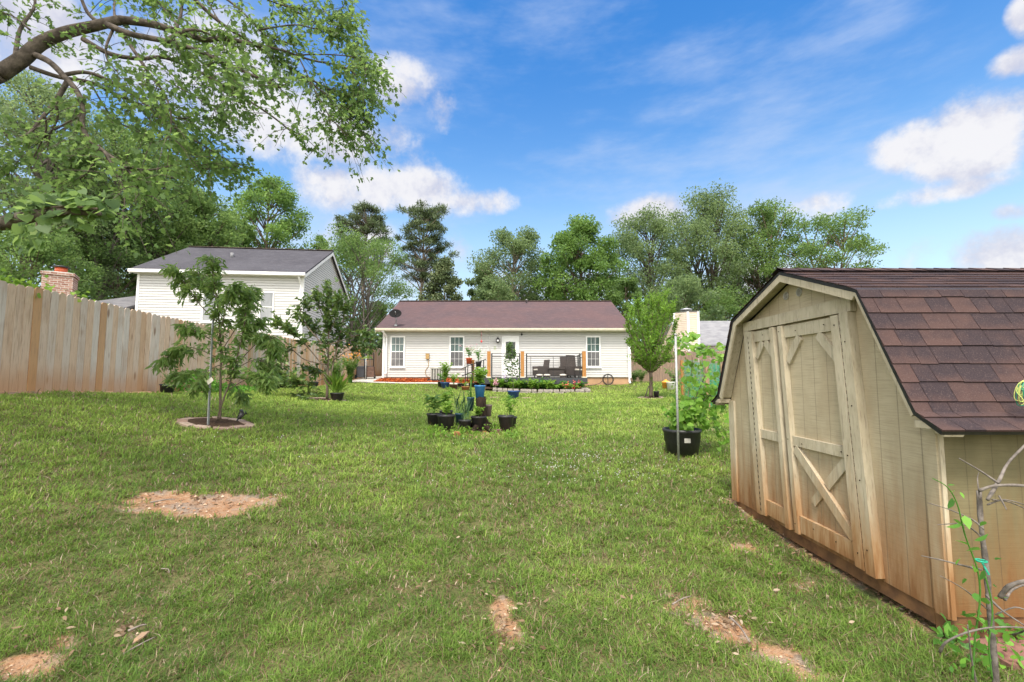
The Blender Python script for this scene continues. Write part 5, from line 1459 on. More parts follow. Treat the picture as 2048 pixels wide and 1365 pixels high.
# hand trucks and a cart on the paved corner
for (px, colr, lab, w_) in ((721, 'teal_plastic', 'dark teal hand truck with a rounded top bar against the fence', .42), (739, 'black_metal', 'black hand truck carrying brown boxes against the fence', .4)):
    b = P(px, 757, 24.6); b.z = G(b.x, 24.6) + .035
    o = thing('hand_truck', lab, 'hand truck', b, 'hand trucks by the fence'); zt2 = P(px, 703, 24.6).z
    m = MB(); h_ = zt2 - b.z
    pts = [b + Vector((-w_ / 2, 0, .1)), b + Vector((-w_ / 2, .02, h_ - .25))] + [b + Vector((math.cos(a) * w_ / 2, .02, h_ - .22 + math.sin(a) * .22)) for a in np.linspace(math.pi, 0, 9)] + [b + Vector((w_ / 2, .02, h_ - .25)), b + Vector((w_ / 2, 0, .1))]
    m.tube(pts, .028, 8)
    for f in (.2, .45, .7): m.tube([b + Vector((-w_ / 2, .01, h_ * f)), b + Vector((w_ / 2, .01, h_ * f))], .018, 6)
    m.build('frame', colr, o)
    m = MB(); m.box(b + Vector((-w_ / 2, -.3, .08)), b + Vector((w_ / 2, .0, .1))); m.build('toe_plate', colr, o)
    for s in (-1, 1):
        m = MB(); m.lathe([(0, -.03), (.11, -.03), (.12, 0), (.11, .03), (0, .03)], b + Vector((s * (w_ / 2 + .06), .06, .12)), 14, 'x'); m.build('wheel', 'black_plastic', o)
b = P(741, 745, 24.35); zg = G(b.x, 24.35) + .14; m = MB(); m.box((b.x - .24, 24.3, zg), (b.x + .2, 24.54, zg + .3)); m.box((b.x - .2, 24.31, zg + .301), (b.x + .18, 24.53, zg + .55)); tag(m.build('storage_box', 'brown_plastic', bevel=.015), 'brown boxes strapped on the black hand truck', 'box')
b = P(722, 745, 24.35); zg = G(b.x, 24.35) + .14; m = MB(); m.box((b.x - .2, 24.3, zg), (b.x + .18, 24.53, zg + .5)); m.box((b.x - .22, 24.28, zg + .501), (b.x + .2, 24.55, zg + .55)); tag(m.build('storage_bin', 'charcoal_paint', bevel=.015), 'dark storage bin on the teal hand truck', 'bin')
b = P(731, 755, 24.2); m = MB(); m.tube([(b.x, 24.2, G(b.x, 24.2) + .03), (b.x, 24.22, P(731, 712, 24.2).z)], .03, 8); tag(m.build('garden_pole', 'galvanised'), 'pale upright pole between the two hand trucks', 'pole')

# ------------------------------------------------------------------ grape vine in the big pot, pole, trellis
b = GP(1365, 909); s_ = b.y / 920
gp = thing('grape_pot', 'big black tub with a lush lime green grape vine next to the shed', 'potted plant', b)
m = MB(); rr = 36 * s_; hh = 50 * s_
m.lathe([(rr * .80, 0), (rr * .92, hh * .5), (rr * .95, hh * .52), (rr * .97, hh * .86), (rr * 1.02, hh * .88), (rr * 1.03, hh), (rr * .95, hh), (rr * .92, hh * .85)], b, 32); m.build('tub', 'black_plastic', gp)
m = MB(); m.lathe([(rr * .93, hh * .9), (0, hh * .93)], b, 16); m.build('soil', 'soil', gp)
q_ = P(1375, 882, b.y - rr * .96); m = MB(); m.box(q_ + Vector((-.045, -.004, -.032)), q_ + Vector((.045, .004, .032))); m.build('label_patch', 'concrete', gp)
top = b + Vector((0, 0, hh * .92))
canes = [[(1362, 860), (1372, 820), (1395, 790), (1440, 800), (1455, 835)], [(1370, 860), (1400, 830), (1430, 850), (1450, 880)], [(1360, 860), (1350, 830), (1345, 808)], [(1366, 858), (1375, 800), (1382, 750), (1385, 715)], [(1372, 860), (1390, 800), (1415, 740), (1425, 705), (1400, 692)], [(1368, 858), (1400, 810), (1440, 770), (1430, 745)], [(1365, 858), (1380, 830), (1410, 800), (1420, 825)], [(1358, 858), (1368, 830), (1385, 810)]]
tb = MB(); pos, ax, ln = [], [], []
for ci, c_ in enumerate(canes):
    pts = spline([P(x_, y_, b.y + (0 if k == 0 else random.uniform(-.22, .25))) for k, (x_, y_) in enumerate(c_)], 5); tb.tube(pts, taper(len(pts), .008, .003), 5)
    nl = (105, 100, 46, 55, 62, 62, 95, 70)[ci]
    for k in range(nl):
        f = .12 + .88 * random.random(); j = min(int(f * (len(pts) - 1)), len(pts) - 2)
        q_ = pts[j] + Vector((random.gauss(0, .09), random.gauss(0, .1), random.gauss(0, .07)))
        pos.append(q_); ax.append((random.gauss(0, .7), random.gauss(-.2, .5), random.uniform(-1.2, .1))); ln.append(random.uniform(.045, .10))
tb.build('cane', 'bark', gp)
n = len(pos); leafmesh('foliage', pos, ax, ln, 1.05, GRAPE, 'leaf_grape', gp, np.clip(rng.normal(.45, .25, n), 0, 1), rng.normal(size=(n, 3)) * .5 + (0, -.7, .7))
a, z_ = P(1357, 912, b.y - .42), P(1351, 672, b.y - .38); m = MB(); a.z = G(a.x, a.y) - .1; m.tube([a, z_], .016, 10)
pl = thing('metal_pole', 'plain galvanised pole standing before the big grape tub', 'pole', a); m.build('post', 'galvanised', pl); m = MB(); m.lathe([(.019, 0), (.019, .03), (0, .034)], z_, 10); m.build('cap', 'galvanised', pl)
# overhead strings with vine shoots toward the shed
tr = thing('vine_strings', 'sagging wires with grape shoots between the pole top and the shed', 'vine', z_)
pos, ax, ln = [], [], []
for k in range(5):
    e = P(1452 + k * 3, 690 + k * 7, b.y + .6 + .35 * k); s0 = z_ + Vector((0, .05 * k, -.02 - .015 * k)); m = MB()
    pts = [s0.lerp(e, f) + Vector((0, 0, -.10 * math.sin(f * math.pi) - .01 * random.random())) for f in np.linspace(0, 1, 12)]; m.tube(pts, .0035, 5); m.build('wire', 'green_twine' if k % 2 else 'galvanised', tr)
    for _ in range(26 if k < 4 else 10):
        f = random.random(); j = min(int(f * 11), 10); pos.append(pts[j].lerp(pts[j + 1], f * 11 - j) + Vector((random.gauss(0, .02), random.gauss(0, .06), random.gauss(0, .04)))); ax.append((random.gauss(.3, .6), random.gauss(0, .5), random.uniform(-.8, .3))); ln.append(random.uniform(.04, .10))
pos += [P(1372, 672, b.y + .1) + Vector((random.gauss(0, .06), random.gauss(0, .06), random.gauss(0, .05))) for _ in range(12)]; ax += [(random.gauss(0, .6), -.2, -.6) for _ in range(12)]; ln += [random.uniform(.08, .13) for _ in range(12)]
n = len(pos); leafmesh('foliage', pos, ax, ln, 1.0, GRAPE, 'leaf_grape', tr, rng.random(n), rng.normal(size=(n, 3)) * .5 + (0, -.7, .7))
# vegetable cage: four posts and green net
cage = thing('garden_cage', 'green net plant cage on rough wooden posts behind the grape tub', 'trellis', GP(1385, 790))
cps = [(1364, 721, 775, 16.2), (1413, 728, 800, 13.4), (1408, 722, 775, 16.4), (1443, 728, 800, 13.6)]
cc_ = []
for (px, y0, y1, Yc) in cps:
    a = P(px, y0, Yc); g = G(a.x, Yc); m = MB(); m.box((a.x - .05, Yc - .05, g - .1), (a.x + .05, Yc + .05, a.z)); m.build('post', 'cedar' if px < 1370 else 'weathered_pine', cage); cc_.append((a, g))
m = MB()
for (i, j) in ((0, 1), (1, 3), (0, 2), (2, 3)):
    (a, ga), (b_, gb_) = cc_[i], cc_[j]
    for k in range(14):
        f = k / 13; za, zb_ = ga + (a.z - ga) * f, gb_ + (b_.z - gb_) * f; m.bar((a.x, a.y, za), (b_.x, b_.y, zb_), .006, .006)
    for k in range(1, 22):
        f = k / 22; x_, y_ = a.x + (b_.x - a.x) * f, a.y + (b_.y - a.y) * f; m.bar((x_, y_, ga + (gb_ - ga) * f), (x_, y_, a.z + (b_.z - a.z) * f), .006, .006)
m.build('net', 'green_twine', cage)
pos = np.array([cc_[0][0].lerp(cc_[3][0], random.random()) * 1.0 for _ in range(420)]); pos[:, 0] += rng.normal(0, .35, 420); pos[:, 1] += rng.normal(0, .4, 420); pos[:, 2] = GN(pos[:, 0], pos[:, 1]) + rng.random(420) ** 1.3 * 1.25
o = thing('climbing_beans', 'leafy bean plants growing inside the green net cage', 'plant', (float(pos[0, 0]), float(pos[0, 1]), float(GN(pos[:1, 0], pos[:1, 1])[0])))
leafmesh('foliage', pos, rng.normal(size=(420, 3)), rng.uniform(.06, .13, 420), .7, LANCE, 'leaf_forest', o, rng.random(420))
m = MB()
for k in range(8): q_ = Vector(pos[k]); m.tube([(q_.x, q_.y, G(q_.x, q_.y)), q_], .006, 4)
m.build('stem', 'leaf_vine', o)
b = GP(1332, 779); s_ = b.y / 914; m = MB(); m.lathe([(.16, 0), (.17, .3), (.19, .31), (.19, .34), (.1, .4), (.05, .41), (.05, .46), (0, .46)], b, 16); tag(m.build('fuel_can', 'orange_plastic'), 'small orange canister on the grass before the old fence', 'canister')
b = GP(1342, 780); m = MB(); m.lathe([(.16, 0), (.19, .33), (.2, .34), (.2, .36), (.17, .36), (.17, .3)], b, 18); tag(m.build('bucket', 'white_plastic'), 'white bucket on the grass beside the orange canister', 'bucket')
for i, (px, lab) in enumerate(((1282, 'low leafy bush at the house corner by the downspout'), (1350, 'leafy bush by the white bucket below the old fence'), (1268, 'small grey green bush against the old fence'))):
    b = P(px, 770, 25.2 if i != 1 else 22.5); b.z = G(b.x, b.y); o = thing('fence_bush', lab, 'bush', b, 'bushes along the old fence'); add_plant(o, stems_leaves(b, .75 + .2 * (i == 1), .6, 28, 14, .13, .45, LANCE, .1), 'leaf_forest', 'leaf_vine')

# dead shrub and creeper beside the shed corner
b = P(1992, 1330, 2.05); gz = G(b.x, 2.05)
ds = thing('dead_shrub', 'bare grey shrub with brittle twigs in front of the shed side', 'shrub', (b.x, 2.05, gz))
def br_(px, r0, r1, Y0=2.05, Y1=2.05):
    n_ = len(px); m_ = [P(x_, y_, Y0 + (Y1 - Y0) * k / (n_ - 1)) for k, (x_, y_) in enumerate(px)]
    pts = spline(m_, 4); return pts, [r * (1 + random.uniform(-.15, .15)) for r in taper(len(pts), r0, r1)]
for k, (px, r0, r1, Y1) in enumerate((([(1995, 1400), (1985, 1280), (1978, 1200), (1972, 1130), (1962, 1050), (1958, 982)], .0125, .009, 2.1), ([(1958, 982), (1990, 972), (2048, 972), (2120, 985)], .008, .005, 2.0), ([(1975, 1000), (1998, 962), (2015, 928), (2048, 893), (2070, 870)], .008, .004, 2.2),
        ([(2000, 1195), (2020, 1172), (2060, 1162), (2110, 1170)], .010, .007, 1.95), ([(2010, 1200), (2025, 1180), (2048, 1170)], .006, .004, 2.15), ([(1962, 1140), (1920, 1130), (1880, 1120), (1843, 1112)], .0055, .0022, 2.0), ([(1998, 968), (1965, 945), (1918, 917)], .005, .002, 2.1), ([(1960, 1000), (1955, 960), (1958, 945)], .004, .001, 2.1),
        ([(1880, 1305), (1892, 1285), (1935, 1265), (1990, 1255), (2060, 1256)], .006, .003, 1.9), ([(1972, 1190), (2005, 1222), (2050, 1252)], .005, .003, 1.92), ([(2025, 1270), (2048, 1262), (2070, 1240)], .004, .002, 1.9), ([(1975, 1010), (2010, 1000), (2055, 1012)], .004, .002, 2.1), ([(1985, 1000), (2020, 1005), (2055, 1020)], .004, .002, 2.15),
        ([(1968, 1060), (1945, 1040), (1900, 1020), (1855, 1006)], .004, .0016, 2.12), ([(1968, 1080), (1930, 1050), (1875, 1050)], .0035, .0015, 2.05), ([(1998, 992), (2008, 1010), (2013, 1020)], .004, .002, 2.0), ([(1975, 1220), (1930, 1180), (1880, 1152)], .003, .0014, 2.0), ([(1990, 1230), (2030, 1215), (2060, 1225)], .004, .002, 2.0), ([(1960, 1400), (1945, 1330), (1935, 1250)], .005, .002, 1.95))):
    pts, rs = br_(px, r0, r1, 2.05, Y1); m = MB(); m.tube(pts, rs, 6); m.build('branch' if k else 'trunk', 'bark_grey', ds)
vn = thing('shrub_creeper', 'thin green creeper climbing the bare grey shrub', 'creeper', (b.x, 2.0, gz))
pts = spline([P(x_, y_, 2.0) for x_, y_ in ((1945, 1360), (1950, 1280), (1960, 1200), (1955, 1140), (1930, 1070), (1915, 1010), (1895, 975), (1865, 957))], 6); m = MB(); m.tube(pts, taper(len(pts), .004, .002), 5)
pt2 = spline([P(x_, y_, 1.98) for x_, y_ in ((1985, 1360), (1978, 1290), (1985, 1220), (1970, 1150))], 5); m.tube(pt2, .003, 5); m.build('stem', 'leaf_vine', vn)
pos, ax, ln = [], [], []
for k in range(30):
    pp = pts if random.random() < .65 else pt2; f = random.random() ** .8; q_ = pp[int(f * (len(pp) - 1))]
    pos.append(q_ + Vector((random.gauss(.012, .03), random.gauss(0, .03), random.gauss(0, .02)))); ax.append((random.gauss(.5, .8), random.gauss(-.2, .5), random.uniform(-.6, .3))); ln.append(random.uniform(.03, .07) * (.45 if f > .75 else 1))
leafmesh('foliage', pos, ax, ln, .5, LANCE, 'leaf_vine', vn, rng.random(30))
pos = np.array([GP(random.uniform(1880, 2048), random.uniform(1270, 1362)) + Vector((0, 0, random.uniform(.02, .16))) for _ in range(160)])
tag(leafmesh('undergrowth', pos, rng.normal(size=(160, 3)) + (0, 0, .5), rng.uniform(.03, .07, 160), .55, LANCE, 'leaf_vine', None, rng.random(160)), 'weedy undergrowth at the foot of the bare shrub', 'weeds', kind='stuff')
m = MB(); q_ = P(1962, 1122, 2.02); m.tube([q_ + Vector((math.cos(a) * .018, math.sin(a) * .018, 0)) for a in np.linspace(0, 6.28, 12)], .004, 5); m.bar(q_, q_ + Vector((.01, -.02, -.05)), .012, .003); tag(m.build('plant_tie', 'green_twine'), 'teal plastic tie knotted round the bare shrub stem', 'plant tie')

# ------------------------------------------------------------------ trees traced limb by limb
def limb_tree(root, limbs, bark, leaf, twigs, tw_len, per, L, wr, shape, droop=0., up=.2, f0=.25, tb0=.45, sides=7, nrm_up=.8, spread=.9, tw_r=.004, jit=.02, crown='crown', trunk='trunk'):
    """limbs: list of (3-D points, r0, r1, n_twigs weight)"""
    tb = MB(); pos, ax, ln = [], [], []
    Ls = [sum((Vector(a) - Vector(b)).length for a, b in zip(l[0], l[0][1:])) * l[3] for l in limbs]; tot = sum(Ls)
    for (pts, r0, r1, wgt), Lk in zip(limbs, Ls):
        sp_ = spline(pts, 5); tb.tube(sp_, taper(len(sp_), r0, r1), sides if r0 > .02 else 5)
        for _ in range(int(round(twigs * Lk / tot))):
            f = f0 + (1 - f0) * random.random() ** .75
            j = min(int(f * (len(sp_) - 1)), len(sp_) - 2); p_ = sp_[j].lerp(sp_[j + 1], random.random())
            tg = (sp_[j + 1] - sp_[j]).normalized()
            d = (tg * .8 + Vector((random.gauss(0, spread), random.gauss(0, spread), random.gauss(up, spread * .6)))).normalized()
            l_ = tw_len * random.uniform(.5, 1.2)
            e = p_ + d * l_ + Vector((0, 0, -droop * l_ * .5)); md = p_ + d * l_ * .5 + Vector((0, 0, .04 * l_))
            tp = spline([p_, md, e], 3); tb.tube(tp, taper(len(tp), tw_r, tw_r * .4), 4, cap=False)
            for k in range(per):
                g = .15 + .85 * (k + random.random()) / per; jj = min(int(g * (len(tp) - 1)), len(tp) - 2); q_ = tp[jj].lerp(tp[jj + 1], g * (len(tp) - 1) - jj)
                dd = (tp[jj + 1] - tp[jj]).normalized()
                pos.append(q_ + Vector((random.gauss(0, jit), random.gauss(0, jit), random.gauss(0, jit))))
                ax.append(dd * .6 + Vector((random.gauss(0, .7), random.gauss(0, .7), random.gauss(0, .4) - droop))); ln.append(L * random.uniform(.65, 1.2))
    tb.build(trunk, bark, root)
    n = len(pos)
    if n:
        # clumps of lighter and darker shoots
        pa = np.array(pos); tn = np.clip(tb0 + rng.normal(0, .17, n) + .35 * (vnoise(pa[:, 0] * 1.0 + pa[:, 2], pa[:, 1] + pa[:, 2] * .7, 1.6 / max(tw_len, .2), 21) - .5), 0, 1)
        leafmesh(crown, pos, ax, ln, wr, shape, leaf, root, tn, rng.normal(size=(n, 3)) * .7 + (0, 0, nrm_up))


def tr_px(lst, Y0, dY, r0, r1, wgt=1.0):
    n_ = len(lst); return ([P(x_, y_, Y0 + dY * k / (n_ - 1)) for k, (x_, y_) in enumerate(lst)], r0, r1, wgt)


def stone_ring(px, py, R_, n, lab):
    c = GP(px, py); o = thing('stone_ring', lab, 'garden edging', c); m = MB()
    for k in range(n):
        a0, a1 = 6.283 * k / n + random.uniform(.02, .07), 6.283 * (k + 1) / n - random.uniform(.0, .03); j = random.uniform(-.03, .03); zt_ = random.uniform(.012, .035)
        f = lambda a, r: (c.x + math.cos(a) * r, c.y + math.sin(a) * r)
        q_ = [f(a0, R_ - .15 + j), f(a0, R_ + j), f(a1, R_ + j), f(a1, R_ - .15 + j)]
        z0 = [G(*p_) for p_ in q_]; m.tint = random.random()
        m.hexa([(p_[0], p_[1], z - .05) for p_, z in zip(q_, z0)] + [(p_[0], p_[1], z + zt_) for p_, z in zip(q_, z0)])
    m.build('paver_ring', 'paver', o, bevel=.004)
    m = MB(); vs = [(c.x, c.y, c.z + .02)] + [(c.x + math.cos(a) * (R_ - .13), c.y + math.sin(a) * (R_ - .13), G(c.x + math.cos(a) * (R_ - .13), c.y + math.sin(a) * (R_ - .13)) + .015) for a in np.linspace(0, 6.283, 25)[:-1]]
    m.add(vs, [(0, 1 + k, 1 + (k + 1) % 24) for k in range(24)]); m.build('soil', 'soil', o)
    return c


# drooping fruit tree on the near side
c = stone_ring(432, 848, .56, 11, 'round ring of pinkish pavers round the drooping fruit tree'); Yt = c.y
pt_ = thing('fruit_tree', 'young fruit tree with long drooping leaves in the paver ring near the fence', 'tree', c)
L_ = [tr_px([(440, 842), (441, 770), (442, 700), (436, 620), (428, 560), (424, 522)], Yt, 0, .022, .006, 1.0), tr_px([(434, 842), (446, 800), (462, 760), (478, 700), (490, 640), (492, 590)], Yt, -.1, .018, .005, 1.1),
      tr_px([(441, 720), (400, 700), (360, 695), (330, 722)], Yt, .1, .010, .003, 1.2), tr_px([(441, 690), (400, 668), (370, 655)], Yt, -.35, .009, .003, 1.0), tr_px([(440, 650), (400, 610), (372, 570), (347, 540)], Yt, -.1, .011, .003, 1.2),
      tr_px([(436, 600), (410, 570), (395, 545)], Yt, .3, .008, .002, 1), tr_px([(466, 740), (500, 700), (535, 672), (548, 700)], Yt, -.15, .010, .003, 1.5), tr_px([(480, 690), (505, 650), (520, 648)], Yt, .3, .009, .003, 1.3),
      tr_px([(456, 780), (490, 760), (520, 745), (528, 765)], Yt, -.4, .009, .003, 1.5), tr_px([(445, 700), (470, 660), (500, 610), (502, 580)], Yt, .4, .01, .003, 1.1), tr_px([(442, 730), (420, 740), (398, 770)], Yt, -.3, .008, .002, 1.3), tr_px([(452, 760), (470, 770), (482, 790)], Yt, .25, .008, .002, 1.3),
      tr_px([(441, 660), (455, 610), (470, 570)], Yt, -.4, .009, .003, 1.2), tr_px([(441, 740), (385, 745), (345, 755)], Yt, .3, .008, .002, .7), tr_px([(470, 740), (510, 720), (545, 735)], Yt, .2, .008, .002, 1.4)]
limb_tree(pt_, L_, 'bark', 'leaf_peach', 540, .19, 10, .135, .27, LANCE, droop=.65, up=.05, f0=.34, tw_r=.003, nrm_up=.5, spread=.75, tb0=.62)
a = P(417, 838, Yt - .25); a.z = G(a.x, a.y) - .1; e = P(426, 640, Yt - .12); m = MB(); m.bar(a, e, .035, .014); m.bar(a + Vector((0, -.012, 0)), e + Vector((0, -.012, 0)), .012, .02, (0, 1, 0))
sk = thing('tree_stake', 'grey steel stake beside the drooping fruit tree', 'stake', a); m.build('post', 'steel', sk); q_ = P(420, 764, Yt - .24); m = MB(); m.bar(q_ + Vector((-.04, -.01, -.02)), q_ + Vector((.05, -.015, .05)), .004, .07); m.build('tag', 'cushion', sk)
# tilted solar lantern in the ring
q_ = GP(472, 845); ln_ = thing('solar_lantern', 'small black solar lantern leaning over in the paver ring', 'lantern', q_); M_ = Matrix.Rotation(R(28), 3, 'Y') @ Matrix.Rotation(R(-12), 3, 'X')
m = MB(); m.tube([q_ + M_ @ Vector((0, 0, -.02)), q_ + M_ @ Vector((0, 0, .07))], .012, 6); m.lathe([(.035, .07), (.04, .085), (0, .09)], q_, 4, tilt=M_); m.build('stem', 'black_plastic', ln_)
m = MB()
for k in range(4): a_ = .785 + k * 1.5708; m.tube([q_ + M_ @ Vector((.03 * math.cos(a_), .03 * math.sin(a_), .085)), q_ + M_ @ Vector((.055 * math.cos(a_), .055 * math.sin(a_), .19))], .005, 4)
m.build('cage', 'black_plastic', ln_)
m = MB(); m.lathe([(.028, .09), (.048, .188)], q_, 4, tilt=M_); m.build('glass', 'pane_lower', ln_)
m = MB(); m.lathe([(.08, .19), (.075, .205), (.045, .225), (0, .228)], q_, 4, tilt=M_); m.build('roof', 'black_plastic', ln_)

# airy dark leaved tree
c = stone_ring(655, 801, .56, 10, 'flat paver ring round the airy dark leaved tree'); Yt = c.y
pt_ = thing('persimmon_tree', 'airy small tree with glossy dark leaves in the second paver ring', 'tree', c)
L_ = [tr_px([(654, 798), (655, 750), (657, 690), (657, 630), (655, 575)], Yt, 0, .045, .012, 1.1), tr_px([(660, 770), (668, 720), (680, 670), (692, 610)], Yt, .3, .03, .008, 1.2), tr_px([(656, 745), (620, 700), (585, 665), (555, 650)], Yt, -.3, .025, .006, 1.2), tr_px([(656, 730), (610, 720), (580, 700), (560, 735), (556, 760)], Yt, -.6, .022, .006, 1.1),
      tr_px([(655, 700), (620, 660), (600, 630), (608, 610)], Yt, .4, .02, .006, 1.1), tr_px([(656, 755), (625, 765), (600, 770), (580, 765)], Yt, -.9, .018, .005, 1.2), tr_px([(657, 690), (690, 680), (725, 670), (745, 690)], Yt, -.2, .02, .006, 1.1), tr_px([(657, 650), (640, 620), (640, 595)], Yt, -.4, .016, .005, 1.0),
      tr_px([(668, 720), (700, 700), (725, 705)], Yt, .6, .016, .005, 1.0), tr_px([(656, 720), (640, 690), (625, 650)], Yt, .8, .016, .005, 1.0), tr_px([(657, 740), (640, 745), (610, 740)], Yt, .6, .014, .004, 1.0), tr_px([(656, 670), (670, 640), (676, 600)], Yt, -.7, .014, .004, 1.0), tr_px([(640, 780), (618, 785), (612, 800)], Yt, -.9, .01, .003, .8)]
limb_tree(pt_, L_, 'bark', 'leaf_persimmon', 430, .42, 9, .155, .52, LANCE, droop=.05, up=.25, f0=.3, tw_r=.005, nrm_up=.9, spread=.8, tb0=.6)
b = P(674, 799, Yt - .15); b.z = G(b.x, b.y) + .02
o = potted('squat black pot of tall grassy leaves beside the airy tree trunk', 'potted plant', b, 13 * Yt / 915, 16 * Yt / 915, 'black_plastic', None); n = 70
leafmesh('foliage', np.array(b + Vector((0, 0, .2))) + rng.normal(0, .06, (n, 3)) * (1, 1, .2), rng.normal(size=(n, 3)) * (.4, .3, .1) + (.05, 0, 1), rng.uniform(.3, .85, n), .035, LANCE, 'leaf_lime', o, rng.random(n))

# vase shaped light green tree by the house corner
c = stone_ring(1302, 796, .5, 9, 'paver ring round the vase shaped light green tree'); Yt = c.y
pt_ = thing('plum_tree', 'vase shaped tree with upright light green shoots by the house corner', 'tree', c)
L_ = [tr_px([(1302, 794), (1302, 760), (1300, 735)], Yt, 0, .075, .06, .1)]
for (x_, y_, dy) in ((1262, 625, .3), (1254, 640, -.4), (1275, 612, -.6), (1290, 608, .6), (1305, 600, 0), (1318, 605, -.5), (1332, 592, .4), (1345, 615, -.2), (1352, 650, .3), (1270, 660, .7), (1340, 690, -.6), (1265, 690, -.5), (1322, 640, .8), (1296, 640, -.9), (1256, 660, 0), (1330, 625, -.9), (1312, 650, -.4), (1284, 640, .2)):
    L_.append(tr_px([(1301, 742), (1301 + (x_ - 1301) * .35, 705 + (y_ - 640) * .2), (1301 + (x_ - 1301) * .8, y_ + 35), (x_, y_)], Yt, dy, .03, .006, 1.0))
for (x_, y_, dy) in ((1268, 700, .5), (1338, 700, .4), (1282, 712, -.7), (1322, 708, -.7), (1300, 690, -1.0), (1258, 690, -.1), (1348, 680, .2)):
    L_.append(tr_px([(1301, 748), (1301 + (x_ - 1301) * .5, 728), (x_, y_)], Yt, dy, .018, .005, 1.3))
L_ += [tr_px([(1301, 745), (1320, 725), (1345, 720), (1362, 700)], Yt, -.5, .02, .006, .5), tr_px([(1301, 748), (1285, 730), (1272, 715)], Yt, -.5, .02, .006, .6)]
limb_tree(pt_, L_, 'bark', 'leaf_lime', 820, .40, 11, .11, .42, LANCE, droop=-.1, up=.7, f0=.12, tw_r=.004, nrm_up=.6, spread=.5, tb0=.34)
m = MB(); a = GP(1289, 797); m.tube([a, P(1298, 772, Yt - .1)], .02, 6); tag(m.build('tree_prop', 'bark_dark'), 'thin dark prop leaning on the vase shaped tree trunk', 'stake')
b = P(1313, 794, Yt - .1); b.z = G(b.x, b.y) + .02; potted('small black pot beside the vase shaped tree trunk', 'potted plant', b, 5.5 * Yt / 915, 12 * Yt / 915, 'black_plastic', (.2, .12, 4, 7, .08, .4, LANCE, 0), 'leaf_vine')

